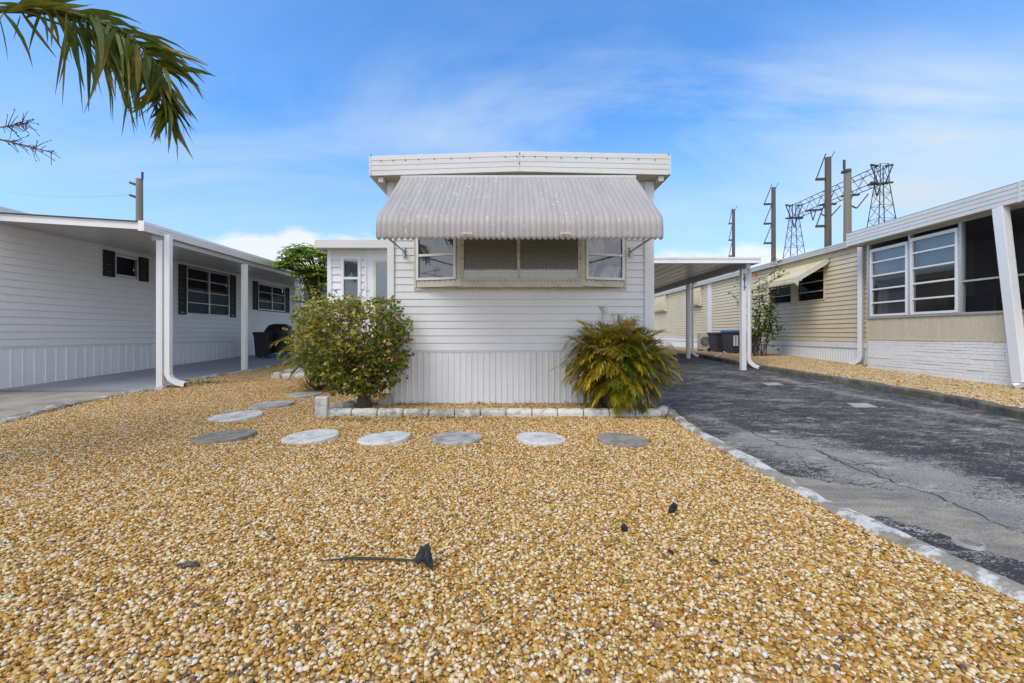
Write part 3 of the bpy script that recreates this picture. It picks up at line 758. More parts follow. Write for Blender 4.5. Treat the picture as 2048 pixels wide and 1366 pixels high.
def downspout(x, y, zt, w, d, parent, kick, zb=None, mat=None, name='downspout'):
    """square downpipe with an elbow that kicks out at the foot; kick = (dx, dy)"""
    zb = g(y)+.03 if zb is None else zb
    mb = MB(); kx, ky = kick
    pts = [(x, y, zt), (x, y, zb+.22), (x+kx*.15, y+ky*.15, zb+.14), (x+kx*.5, y+ky*.5, zb+.07), (x+kx, y+ky, zb+.03)]
    rows = []
    for i, p in enumerate(pts):
        a = Vector(pts[max(i-1, 0)]); b = Vector(pts[min(i+1, len(pts)-1)]); dd = (b-a).normalized()
        s = Vector((-ky, kx, 0)).normalized(); t_ = s.cross(dd).normalized()
        rows.append([Vector(p)+s*sx*w/2+t_*sy*d/2 for sx, sy in ((-1, -1), (-.33, -1), (-.3, -.85), (.3, -.85), (.33, -1), (1, -1), (1, 1), (-1, 1))])
    mb.grid(rows, None, True)
    e = Vector(pts[-1])
    o = mb.build(name, mat or M['trim'], parent)
    sm = o.modifiers.new('sheet', 'SOLIDIFY'); sm.thickness = .003
    mb = MB(); q = [v*.97+e*.03 for v in rows[-1]]; mb.poly([(v.x-kx*.03, v.y-ky*.03, v.z) for v in q]); mb.build('outlet', M['wire'], o)
    return o
downspout(xat(1498.5, P1.y+.02), P1.y+.02, zpt+.02, .085, .07, ct, (.16, -.16))
downspout(P2.x+.14, P2.y+.02, zpt-.05, .075, .06, ct, (.16, -.1))
mb = MB(); mb.bar((P2.x+.14, P2.y+.02, zpt-.06), (P2.x+.32, P2.y+.1, zpt+.08), .07); mb.build('gutter_elbow', M['trim'], ct)
# the street number runs down the front post
for ch, py in zip('2917', (551.5, 560.5, 568.5, 577.5)):
    cu = bpy.data.curves.new('house_number', 'FONT'); cu.body = ch; cu.size = .14; cu.offset = .003; cu.align_x = 'CENTER'; cu.align_y = 'CENTER'; cu.extrude = .002
    tmp = bpy.data.objects.new('house_number', cu); COL.objects.link(tmp)
    dg = bpy.context.evaluated_depsgraph_get(); me = bpy.data.meshes.new_from_object(tmp.evaluated_get(dg))
    bpy.data.objects.remove(tmp); me.materials.clear(); me.materials.append(M['digit'])
    o = bpy.data.objects.new('house_number', me); COL.objects.link(o); o.parent = post1
    d = P1.y-.115/2-.009; w0 = origin(ct)
    o.location = (P1.x+.004-w0.x, d-w0.y, zat(py, d)-w0.z); o.rotation_euler = (PI/2, 0, 0)
# ================================================================ WHITE HOME ON THE LEFT
LX = -9.1
lh = thing('mobile_home', 'long white mobile home with dark brown shutters beside the grey carport slab', 'mobile home', (LX-1.8, 13, g(13)))
lo, lu, ln = (LX, 6.2), (0, 1), (1, 0)
LEN = 16.3
ly = lambda px: dX(px, LX)-lo[1]
def lz(px, py): return zat(py, dX(px, LX))
wins = [((228, 274.6), (510, 556.5, 251), (205, 227), (276.5, 295), 0, 0),
        ((371.6, 457.7), (541.5, 630.5, 415), (356, 371), (459, 470), 3, 1),
        ((515, 568.8), (570, 621.5, 542), (505, 514.6), (569.4, 577.5), 2, 1)]
ops = []
for (p0, p1), (t, b, c), s0, s1, nr, mu in wins: ops.append((ly(p0), ly(p1), lz(c, b)+.02, lz(c, t)-.02))
mb = MB(); lap(mb, lo, lu, ln, LEN, .765, 3.0, .135, ops, .011, .009); mb.obox(lo, lu, ln, 0, LEN, -.01, .02, .745, .765)
mb.build('wall', M['vinyl_clean'], lh)
mb = MB(); mb.box(LX-3.6, LX-.03, 6.2, 6.25, 0, 3.1); mb.box(LX-3.6, LX-3.55, 6.25, 22.5, 0, 3.1); mb.box(LX-3.55, LX-.02, 22.45, 22.5, 0, 3.1); mb.build('side_wall', M['vinyl_clean'], lh)
mb = MB(); ribs(mb, lo, lu, ln, LEN, -.05, .745, .2, .03, .012); mb.build('skirting', M['skirt'], lh)
mb = MB(); mb.grid([[(LX-3.8, y, 3.2), (LX-1.8, y, 3.36), (LX+.08, y, 3.24)] for y in (6.0, 22.8)]); mb.box(LX+.06, LX+.09, 5.98, 22.82, 3.09, 3.25); mb.poly([(LX-3.8, 6.0, 3.2), (LX-1.8, 6.0, 3.36), (LX+.08, 6.0, 3.24), (LX+.08, 6.0, 3.08), (LX-3.8, 6.0, 3.08)])
mb.build('roof', M['roof'], lh)
for (p0, p1), (t, b, c), s0, s1, nr, mu in wins:
    y0, y1 = ly(p0), ly(p1); z0, z1 = lz(c, b), lz(c, t); mid = (y0+y1)/2
    mb = MB(); frame(mb, lo, lu, ln, y0, y1, z0, z1, .035, -.05, .03, [z0+(z1-z0)*(k+1)/(nr+1) for k in range(nr)], (mid,) if mu else (), .022)
    w = mb.build('window', M['alu'], lh)
    mb = MB(); panel(mb, lo, lu, ln, y0+.02, y1-.02, -.015, z0+.02, z1-.02); mb.build('pane', M['glass_dim'], w)
    mb = MB(); panel(mb, lo, lu, ln, y0+.0, y1-.0, -.09, z0+.0, z1-.0); mb.build('blind', M['recessdark'], w)  # dark recess panel: the unlit room behind the pane, painted in
    for a, b_ in (s0, s1):
        mb = MB(); a0, a1 = ly(a), ly(b_)
        frame(mb, lo, lu, ln, a0, a1, z0-.02, z1+.02, .05, .002, .036)
        zz = z0+.05
        while zz < z1-.03:
            mb.obox(lo, lu, ln, a0+.05, a1-.05, .008, .026, zz, zz+.045); zz += .05
        mb.obox(lo, lu, ln, a0+.05, a1-.05, .002, .008, z0+.03, z1-.03)
        mb.build('shutter', M['shutter'], lh)
# carport along it
lc = thing('carport', 'long white carport roof on square posts along the shuttered home', 'carport', (-7.8, 12, g(12)))
GX = -6.36
fy = dX(285, GX)
zfr = lambda x: 2.80+.062*(GX-x)             # underside rises towards the home
yb = 21.5
mb = MB(); cols = []
x = LX+.02
while x < GX-.1:
    cols += [(x, 0), (x+.26, 0), (x+.275, .03), (x+.29, .03)]; x += .3
cols = [(min(a, GX-.06), b) for a, b in cols]
rows = []
mb.grid([[(a, y, zfr(a)+.012+b) for a, b in cols] for y in (fy+.03, yb)])
mb.grid([[(a, y, zfr(a)+.15) for a in (LX-.0, GX)] for y in (fy+.02, yb)])
mb.build('roof_panel', M['panroof'], lc)
mb = MB()      # front edge
for x0_, x1_ in ((-10.2, GX-.075),):
    for z0_, z1_, yy in ((.0, .1, 0), (.1, .118, -.012)):
        i = len(mb.v)
        for (x_, y_) in ((x0_, fy+yy), (x1_, fy+yy), (x1_, fy+.03), (x0_, fy+.03)):
            mb.vert((x_, y_, zfr(x_)+z0_+.0))
        for (x_, y_) in ((x0_, fy+yy), (x1_, fy+yy), (x1_, fy+.03), (x0_, fy+.03)):
            mb.vert((x_, y_, zfr(x_)+z1_))
        for q in ((3, 2, 1, 0), (4, 5, 6, 7), (0, 1, 5, 4), (1, 2, 6, 5), (2, 3, 7, 6), (3, 0, 4, 7)): mb.f.append([i+k for k in q])
mb.build('front_fascia', M['trim'], lc)
mb = MB(); mb.bar((-10.2, fy-.004, zfr(-10.2)+.127), (GX-.08, fy-.004, zfr(GX-.08)+.127), .05, .014); mb.build('drip_edge', M['steel'], lc)
mb = MB()      # gutter profile along the side
prof = [(-.055, .0), (-.015, .0), (.0, .045), (.012, .06), (.012, .085), (.03, .1), (.03, .15), (.01, .152), (.01, .14), (-.055, .14)]
mb.grid([[(GX+e, y, 2.79+z) for e, z in prof] for y in (fy, yb)], None, True); mb.f.append(list(range(10))[::-1])
mb.box(GX-.07, GX+.035, fy-.012, fy, 2.775, 2.95)
mb.build('gutter', M['trim'], lc)
mb = MB(); mb.box(-6.54, -6.47, gp(322.5, 776.5).y, yb, 2.70, 2.785); mb.build('beam', M['panroof'], lc)
lp = [gp(322.5, 776.5), gp(489, 742), gp(594, 721)]
for p in lp: tubepost('post', p.x, p.y, 2.69, .105, lc, M['trim'])
downspout(lp[0].x+.115, lp[0].y+.02, 2.80, .10, .08, lc, (.27, .05), name='downspout')
downspout(lp[2].x+.13, lp[2].y+.02, 2.80, .085, .07, lc, (.2, -.05), name='downspout')

# ================================================================ BEIGE HOME ON THE RIGHT
RX = 9.3
rh = thing('mobile_home', 'beige vinyl-sided mobile home with a screened porch and painted brick base', 'mobile home', (RX+1.8, 16, g(16)))
YE = 33.0; Y0 = 11.15
ro, ru, rn = (RX, YE), (0, -1), (-1, 0)           # u runs towards the camera
RL = YE-Y0
ra = lambda px, X=RX: YE-dX(px, X)
rz = lambda px, py, X=RX: zat(py, dX(px, X))
w1, w2 = (1538.5, 1585), (1595, 1651)
zw0, zw1 = rz(1651, 600), rz(1657, 518)
mb = MB(); lap(mb, ro, ru, rn, RL, .775, 3.4, .128, [(ra(w1[0]), ra(w1[1]), zw0, zw1), (ra(w2[0]), ra(w2[1]), zw0, zw1)], .017, .016)
mb.build('wall', M['beige'], rh)
mb = MB(); mb.box(RX+.03, RX+3.8, YE, YE+.05, 0, 3.4); mb.box(RX+3.75, RX+3.8, 5, YE, 0, 3.4); mb.build('side_wall', M['beige'], rh)
mb = MB(); ribs(mb, ro, ru, rn, RL, .1, .70, .1, .02, .01); mb.obox(ro, ru, rn, 0, RL, -.02, .028, .62, .775); mb.build('skirting', M['skirt'], rh)
mb = MB(); mb.obox(ro, ru, rn, ra(1416.5), ra(1423.5), .0, .035, .78, 3.4); mb.build('corner_trim', M['trim'], rh); mb = MB(); mb.obox(ro, ru, rn, RL-.05, RL, .0, .03, .1, 3.4); mb.build('corner_trim', M['trim'], rh)
mb = MB()
for k, (z0_, z1_, e) in enumerate(((3.37, 3.43, .16), (3.43, 3.49, .175), (3.49, 3.53, .19))): mb.box(RX-e, RX-.1, Y0-.1, YE+.2, z0_, z1_-.003)
mb.build('fascia', M['fascia'], rh)
mb = MB(); mb.box(RX-.1, RX+.02, Y0-.1, YE+.1, 3.375, 3.4); mb.build('soffit', M['soffit'], rh)
mb = MB(); mb.grid([[(RX-.18, y, 3.53), (RX+1.8, y, 3.68), (RX+4, y, 3.53)] for y in (Y0-2, YE+.2)]); mb.build('roof', M['roof'], rh)
for (p0, p1) in (w1, w2):
    a0, a1 = ra(p0), ra(p1); rails = [zw0+(zw1-zw0)*k/4 for k in (1, 2, 3)]
    mb = MB(); frame(mb, ro, ru, rn, a0, a1, zw0, zw1, .045, -.05, .035, rails, (), .025); w = mb.build('window', M['beige_panel'], rh)
    mb = MB(); panel(mb, ro, ru, rn, a0+.03, a1-.03, -.01, zw0+.03, zw1-.03); mb.build('pane', M['glass_dim'], w)
    mb = MB(); slats(mb, ro, ru, rn, a0, a1, -.08, zw0, zw1, .1, .09, .9); panel(mb, ro, ru, rn, a0, a1, -.15, zw0, zw1); mb.build('blind', M['recessdark'], w)  # louvre slats, then a dark panel painted for the unlit room
mb = MB(); mb.obox(ro, ru, rn, ra(1585.5), ra(1594.5), .0, .03, zw0-.03, zw1+.02); mb.build('window_post', M['beige_panel'], rh)
# open awning over the pair
def small_awning(a0, a1, zt, out, zb, curl, parent, mat, n, shut=False):
    mb = MB(); path = [(.03, zt)]
    for i in range(1, 7): path.append((.03+(out-.05)*i/6, zt+(zb+curl-zt)*i/6))
    for i in range(1, 5):
        t = i/4; path.append((out-.05+.05*math.sin(t*PI/2)+.0, zb+curl-curl*(1-math.cos(t*PI/2))*.9-.01*t))
    path.append((out, zb))
    if shut: path = [(.03, zt), (.10, zt-.04), (.15, zt-.16), (.19, zt-.4), (.22, zb+.16), (.21, zb+.07), (.16, zb+.015), (.10, zb)]
    o_ = (ro[0]+rn[0]*0, ro[1]+ru[1]*a0)
    corrugated(mb, o_, ru, rn, a1-a0, path, n, .006, 6, .012)
    o = mb.build('awning', mat, parent, smooth=True)
    sm = o.modifiers.new('sheet', 'SOLIDIFY'); sm.thickness = .003
    for a in (a0+.005, a1-.005):
        mb = MB(); pts = [(o_[0]+rn[0]*e, o_[1]+ru[1]*(a-a0), z) for e, z in path]
        low = [(o_[0]+rn[0]*(.02 if shut else max(e-.09, .02)), o_[1]+ru[1]*(a-a0), z-(0 if shut else .09)) for e, z in path]
        mb.grid([pts, low]); mb.build('side_flange', M['cream'], o)
    return o
aaw = dX(1657, RX)
small_awning(YE-15.25, YE-12.85, 3.22, 1.03, 2.48, .16, rh, M['cream_awning'], 24)
for p0, p1, t, b, c in ((1311.6, 1335, 591, 624.5, 1323), (1382, 1405.5, 575.5, 613.5, 1394)):
    small_awning(ra(p0), ra(p1), rz(c, t), .34, rz(c, b), .22, rh, M['cream_awning'], 10, True)
downspout(RX-.10, dX(1722, RX-.1), 3.37, .13, .1, rh, (-.12, .22), .17)
mb = MB(); mb.box(RX-.12, RX+.03, 11.02, 11.5, .02, .2); mb.build('footing', M['kerb_dark'], rh)

# ---- screened porch
QX = 8.9; QY = 11.0; qe = 4.2
po, pu, pn = (QX, QY), (0, -1), (-1, 0)
QL = QY-qe
pa = lambda px: QY-dX(px, QX)
zl, zb1, zb2 = 1.40, .86, -.3
mb = MB(); z = -.06
rr = random.Random(8)
while z < .86:
    zt = min(z+rr.choice((.06, .075, .1)), .86); a = 0
    while a < QL-1e-6:
        ae = min(a+rr.uniform(.25, .9), QL); e = rr.uniform(0, .014)
        mb.obox(po, pu, pn, a+.003, ae-.003, -.1, e, z+.003, zt-.003); a = ae
    z = zt
mb.obox(po, pu, pn, .0, QL, -.1, -.006, -.2, .855)
brick = mb.build('brick_base', M['brickwhite'], rh)
mb = MB(); ribs(mb, po, pu, pn, QL, .875, zl-.02, .185, .02, -.012); mb.obox(po, pu, pn, 0, QL, -.02, .02, .858, .876); mb.build('wall_panel', M['beige_panel'], rh)
mb = MB(); mb.box(QX, RX+.3, QY-.0, QY+.04, .0, 3.3); mb.build('porch_return', M['beige'], rh)
ztop = 3.24
mb = MB(); P0, P1_, P2_, P3_ = pa(1741), pa(1820.5), pa(1922), pa(1925)
mb.obox(po, pu, pn, 0, QL, -.06, .03, zl-.02, zl+.025)
mb.obox(po, pu, pn, 0, QL, -.06, .02, ztop-.03, ztop+.05)
mb.obox(po, pu, pn, 0, .05, -.06, .02, zl+.025, ztop-.03)
for a in (P1_, P2_): mb.obox(po, pu, pn, a-.03, a+.03, -.06, .022, zl+.025, ztop-.03)
a_ = P2_+1.95
while a_ < QL: mb.obox(po, pu, pn, a_-.03, a_+.03, -.06, .022, zl+.025, ztop-.03); a_ += 1.9
mb.obox(po, pu, pn, P2_+.03, QL, -.05, .012, 2.02, 2.055)
mb.build('porch_frame', M['alu'], rh)
for (a0, a1, zt) in ((P0+.02, P1_-.035, 3.08), (P1_+.035, P2_-.035, 3.12)):
    mb = MB(); zz0 = zl+.03
    frame(mb, po, pu, pn, a0, a1, zz0, zt, .05, -.04, .04, [zz0+(zt-zz0)*k/5 for k in (1, 2, 3, 4)], (), .035, .07)
    w = mb.build('window', M['trim'], rh)
    mb = MB(); panel(mb, po, pu, pn, a0+.03, a1-.03, .0, zz0+.03, zt-.03); mb.build('pane', M['glass'], w)
    mb = MB(); zb = zz0 if a0 < P1_-.2 and a1 < P1_ else zt-.62
    panel(mb, po, pu, pn, a0+.03, a1-.03, -.12, zb, zt); mb.build('blind', M['blindgrey'], w)
mb = MB(); panel(mb, po, pu, pn, P2_+.03, QL, -.02, zl, ztop); panel(mb, po, pu, pn, .05, P2_, -.045, 3.08, ztop); mb.build('insect_screen', M['screen'], rh)
mb = MB(); mb.box(QX+2.6, QX+2.66, qe, QY, .8, 3.4); mb.box(QX, QX+2.6, qe, QY, .8, .86) ; mb.box(QX+.05, QX+2.6, QY-.06, QY-.01, .86, 3.3); mb.build('porch_interior', M['midroom'], rh)
mb = MB(); mb.box(QX-.05, QX+2.6, qe, QY, 3.30, 3.33); mb.build('porch_ceiling', M['midroom'], rh)
mb = MB(); frame(mb, (QX+2.6, QY), pu, pn, 1.3, 2.2, .9, 2.75, .06, 0, .04, (), ()); frame(mb, (QX+2.6, QY), pu, pn, 3.2, 5.2, 1.5, 2.75, .06, 0, .04, (2.1,), (4.2,)); mb.build('inner_door_frame', M['trim'], rh)
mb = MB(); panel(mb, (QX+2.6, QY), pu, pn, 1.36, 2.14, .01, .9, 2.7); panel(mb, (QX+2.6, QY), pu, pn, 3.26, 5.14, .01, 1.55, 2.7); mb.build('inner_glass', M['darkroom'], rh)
mb = MB(); mb.box(QX+1.4, QX+2.2, 7.5, 8.6, .86, 1.95); mb.box(QX+1.2, QX+1.9, 9.2, 10.2, .86, 1.85); mb.box(QX+.9, QX+1.7, 5.5, 6.8, .86, 2.1); mb.build('porch_cabinet', M['charcoal'], rh, bevel=.03)
mb = MB()
for k in range(5):
    a = k*2*PI/5+.3; c = Vector((QX+1.1, 7.9, 2.98)); mb.bar(c+Vector((math.cos(a)*.1, math.sin(a)*.1, 0)), c+Vector((math.cos(a)*.6, math.sin(a)*.6, 0)), .13, .012)
mb.tube([(QX+1.1, 7.9, 3.29), (QX+1.1, 7.9, 3.05), (QX+1.1, 7.9, 3.04), (QX+1.1, 7.9, 2.9)], [.015, .015, .1, .08], 10); mb.build('ceiling_fan', M['black'], rh)
# porch roof edge, deep and ribbed
mb = MB(); FX = 8.62
for k in range(4):
    z0_ = 3.25+.083*k; mb.grid([[(FX+e, y, z0_+z) for e, z in ((.012, .0), (.0, .006), (.004, .076), (.012, .083))] for y in (11.32, qe-.2)])
mb.box(FX+.012, FX+.05, qe-.2, 11.32, 3.25, 3.585)
mb.box(FX-.012, FX+.05, 7.46, 7.49, 3.24, 3.59); mb.box(FX-.008, FX+.8, 11.32, 11.335, 3.24, 3.59)
mb.build('porch_fascia', M['fascia'], rh)
mb = MB(); mb.box(FX+.05, QX+.05, qe-.2, 11.3, 3.255, 3.275); mb.build('porch_soffit', M['soffit'], rh)
mb = MB(); mb.grid([[(x, y, z) for x, z in ((FX-.0, 3.588), (FX+3.8, 3.75))] for y in (qe-.2, 11.33)]); mb.build('porch_roof', M['roof'], rh)
# leaning roof brace with its downpipe foot
dt = 7.76; tp = Vector((FX+.06, dX(2001, FX+.06), 3.25)); bt_d = dX(2041.5, QX-.14); bt = Vector((QX-.14, bt_d, zat(765, bt_d)))
mb = MB(); mb.bar(tp, bt, .17, .14, Vector((1, 0, 0))); q0 = tp.lerp(bt, .0)
br = mb.build('leaning_post', M['trim'], rh, bevel=.008)
mb = MB(); mb.tube([bt+Vector((0, 0, .02)), bt+Vector((-.02, -.03, -.03)), bt+Vector((-.1, .02, -.07))], .055, 4); mb.build('downpipe_foot', M['trim'], br)

# ================================================================ POLES, GANTRY, WIRES
def pole(px, ptop, pbot, d, w, arms, label, mat, insul=True, armlen=1.0, side=-1):
    X = xat(px, d); zt = zat(ptop, d)
    t = thing('utility_pole', label, 'utility pole', (X, d, g(d)), 'utility poles behind the homes')
    mb = MB(); mb.tube([(X, d, -.2), (X, d, zt*.5), (X, d, zt)], [w*.62, w*.56, w*.5], 12); mb.build('shaft', mat, t, smooth=False)
    for py in arms:
        z = zat(py, d); mb = MB()
        mb.bar((X+side*w*.4, d, z), (X+side*(w*.4+armlen), d, z-.03), .2, .2)
        if insul: mb.bar((X+side*w*.4, d, z+2.3), (X+side*(w*.4+armlen*.93), d, z+.08), .07, .07)
        mb.build('insulator_arm', M['steel'], t)
    return t, X, zt
for px, pt, d, w, arms, al, lab in ((1467, 419, 66, .41, (447, 480, 512), .55, 'thin far utility pole, leftmost of those behind the flat carport'),
                            (1547, 375, 52, .45, (408, 447, 486), .95, 'grey utility pole rising right behind the end of the flat carport'),
                            (1656, 315, 40, .5, (358, 452), .9, 'tallest grey utility pole crossing the lattice gantry')):
    t, X, zt = pole(px, pt, 0, d, w, arms, lab, M['pole'], True, al)
    mb = MB(); mb.bar((X+w*.3, d, zt-.3), (X+w*.3+.45, d, zt+.55), .05); 
    if px == 1656:
        mb.bar((X+w*.4, d, zat(434, d)), (X+w*.4+.95, d, zat(411, d)), .08); mb.bar((X-w*.4-.5, d, zat(427, d)), (X-w*.4, d, zat(433, d)), .08)
    mb.build('top_bracket', M['steel'], t)
t, X, zt = pole(1695, 339, 0, 36, .52, (), 'light weathered pole with an upright black insulator beside the beige porch roof', M['polelight'])
mb = MB(); mb.tube([(X-.27, 36, zt-.2), (X-.27, 36, zat(335, 36)), (X-.27, 36, zat(320, 36))], [.03, .1, .1], 8); mb.box(X-.32, X+.1, 35.7, 36.3, zt-.25, zt-.05); mb.build('top_insulator', M['steel'], t)
mb = MB(); mb.bar((X+.26, 36, zat(411, 36)), (X+.75, 36, zat(416.5, 36)), .09); mb.bar((X+.78, 36, zat(416, 36)), (X+1.7, 36, zat(388, 36)), .07); mb.build('insulator_arm', M['steel'], t)
t, X, zt = pole(279, 358, 0, 38, .5, (), 'square grey utility pole above the left carport roof', M['polelight'])
mb = MB(); mb.tube([(X+.25, 38, zt-.2), (X+.25, 38, zat(356, 38)), (X+.25, 38, zat(344, 38))], [.03, .085, .085], 8); mb.build('top_insulator', M['steel'], t)
for py in (366, 391):
    mb = MB(); mb.tube([(X-.2, 38, zat(py+4, 38)), (X-.85, 38, zat(py-1, 38))], [.12, .09], 7); mb.build('insulator_arm', M['steel'], t)

# lattice gantry: two A towers and a truss between, running away from the viewer
GXX = 50.0; dn, df = 59.5, 78.0; zt_g, zb_g = 23.9, 21.3
ga = thing('lattice_gantry', 'dark steel lattice gantry carrying power lines behind the beige home', 'pylon', (GXX, (dn+df)/2, g(60)), None)
def tower(d):
    mb = MB(); hw = lambda z: .55+max(0, zb_g+.6-z)*.105
    zs_ = [0, 5, 9, 12, 14.5, 16.5, 18.3, 20, 21.3, 23.9]; pr = None
    for z in zs_:
        w_ = hw(z); c = [Vector((GXX+sx*w_, d+sy*w_*.8, z)) for sx, sy in ((-1, -1), (1, -1), (1, 1), (-1, 1))]
        if pr:
            for i in range(4):
                mb.bar(pr[i], c[i], .105); mb.bar(pr[i], c[(i+1) % 4], .042); mb.bar(c[i], c[(i+1) % 4], .042)
        pr = c
    for sx in (-1, 1):
        mb.bar((GXX+sx*.5, d, 23.7), (GXX+sx*1.5, d, 23.9), .22); mb.bar((GXX+sx*.5, d, 21.5), (GXX+sx*1.5, d, 21.5), .22); mb.bar((GXX+sx*1.5, d, 23.9), (GXX+sx*.5, d, 21.4), .12)
    mb.build('tower', M['steel'], ga)
tower(dn); tower(df)
mb = MB(); nseg = 13
for i in range(nseg):
    ya, yb_ = dn+(df-dn)*i/nseg, dn+(df-dn)*(i+1)/nseg
    for sx in (-.8, .8):
        mb.bar((GXX+sx, ya, zt_g-.3), (GXX+sx, yb_, zt_g-.3), .085); mb.bar((GXX+sx, ya, zb_g+.3), (GXX+sx, yb_, zb_g+.3), .085)
        mb.bar((GXX+sx, ya, zt_g-.3 if i % 2 else zb_g+.3), (GXX+sx, yb_, zb_g+.3 if i % 2 else zt_g-.3), .045)
    mb.bar((GXX-.8, ya, zt_g-.3), (GXX+.8, yb_, zt_g-.3), .045); mb.bar((GXX-.8, ya, zb_g+.3), (GXX+.8, yb_, zb_g+.3), .045)
mb.build('truss_beam', M['steel'], ga)
for f_ in (.03, .3, .55, .72, .98):
    y = dn+(df-dn)*f_
    for s_ in (0,):
        mb = MB(); mb.bar((GXX-1.3, y, zb_g+.1), (GXX+1.3, y, zb_g+.3), .35, .25); mb.bar((GXX-.6, y, zb_g+.1), (GXX-.2, y, zb_g-1.5), .11); mb.bar((GXX+.3, y, zb_g+.1), (GXX-.2, y, zb_g-1.5), .11); mb.build('insulator_string', M['steel'], ga)
def wire(a, b, sag, label, rad=.006):
    mb = MB(); a, b = Vector(a), Vector(b)
    mb.tube([a.lerp(b, i/24)-Vector((0, 0, sag*4*(i/24)*(1-i/24))) for i in range(25)], rad, 5)
    o = mb.build('power_line', M['wire'], loc=a.lerp(b, .5)); tag(o, label, 'power line')
xl = xat(279, 38)
wire((xl-.85, 38, zat(390, 38)), (xl-40, 60, zat(374, 60)), .6, 'thin power line running left from the square pole above the left carport')
wire((-14, 38, zat(490, 38)), (30, 60, 11), 1.4, 'thin power line strung low across the sky behind the umbrella tree')
# ================================================================ PLANTS
def rot_to(d):
    return Vector(d).to_track_quat('Z', 'Y').to_matrix()
def jit(c, k, rr): 
    s = 1+rr.uniform(-k, k); return (c[0]*s*(1+rr.uniform(-.12, .12)), c[1]*s*(1+rr.uniform(-.08, .08)), c[2]*s*(1+rr.uniform(-.2, .2)))
def blade(mb, p, d, length, w, droop, col, rr, n=4, wv=None, tipcol=None, curl=(0, 0, 0)):
    d = Vector(d).normalized(); p = Vector(p); rows = []
    side = wv or d.cross(Vector((0, 0, 1)))
    if side.length < .05: side = Vector((1, 0, 0))
    side = side.normalized()
    prof = (.35, 1, .95, .6, .06) if n == 4 else ((.4, 1, .7, .06) if n == 3 else (.5, 1, .08))
    for i in range(n+1):
        ww = w*prof[i]/2
        cc = col if tipcol is None else tuple(col[k]+(tipcol[k]-col[k])*(i/n)**2 for k in range(3))
        rows.append([mb.vert(p-side*ww, cc), mb.vert(p+side*ww, cc)])
        p = p+d*length/n; d = Vector((d.x+curl[0]/n, d.y+curl[1]/n, d.z+curl[2]/n-droop/n)).normalized()
    for a, b in zip(rows, rows[1:]): mb.f.append([a[0], a[1], b[1], b[0]])
def rachis(p, d, length, droop, n=10):
    P = [Vector(p)]; d = Vector(d).normalized()
    for i in range(n):
        P.append(P[-1]+d*length/n); d = Vector((d.x, d.y, d.z-droop/n*(.4+1.2*i/n))).normalized()
    return P
def at(P, t):
    f = max(0, min(.9999, t))*(len(P)-1); i = int(f); return P[i].lerp(P[i+1], f-i), (P[i+1]-P[i]).normalized()
def frond(mb, sm, P, nleaf, ll, lw, col, rr, t0=.22, fwd=.65, lift=.25, droop=.7, rad=.006, tip=None, scol=(.2, .2, .04)):
    sm.tube(P, [rad*(1-.75*i/(len(P)-1)) for i in range(len(P))], 5, scol)
    for i in range(nleaf):
        t = t0+(1-t0)*(i+.5)/nleaf; p, d = at(P, t)
        s = d.cross(Vector((0, 0, 1)))
        if s.length < .1: s = Vector((1, 0, 0))
        s.normalize(); up = s.cross(d)
        k = (.5+.5*math.sin(PI*min(1, .15+t*.8)))*(1 if t < .85 else .75)
        for sg in (-1, 1):
            dd = d*(fwd+.5*t)+s*sg*(.85-.3*t)+up*lift+Vector((rr.uniform(-.12, .12), rr.uniform(-.12, .12), rr.uniform(-.12, .12)))
            blade(mb, p, dd, ll*k*rr.uniform(.8, 1.12), lw*rr.uniform(.8, 1.2), droop*rr.uniform(.5, 1.4), jit(col, .22, rr), rr, 3, None, tip)
GREEN, OLIVE, GOLD, YEL, ORA, DRY = (.15, .22, .025), (.33, .33, .03), (.55, .46, .04), (.78, .60, .05), (.55, .32, .05), (.55, .45, .34)
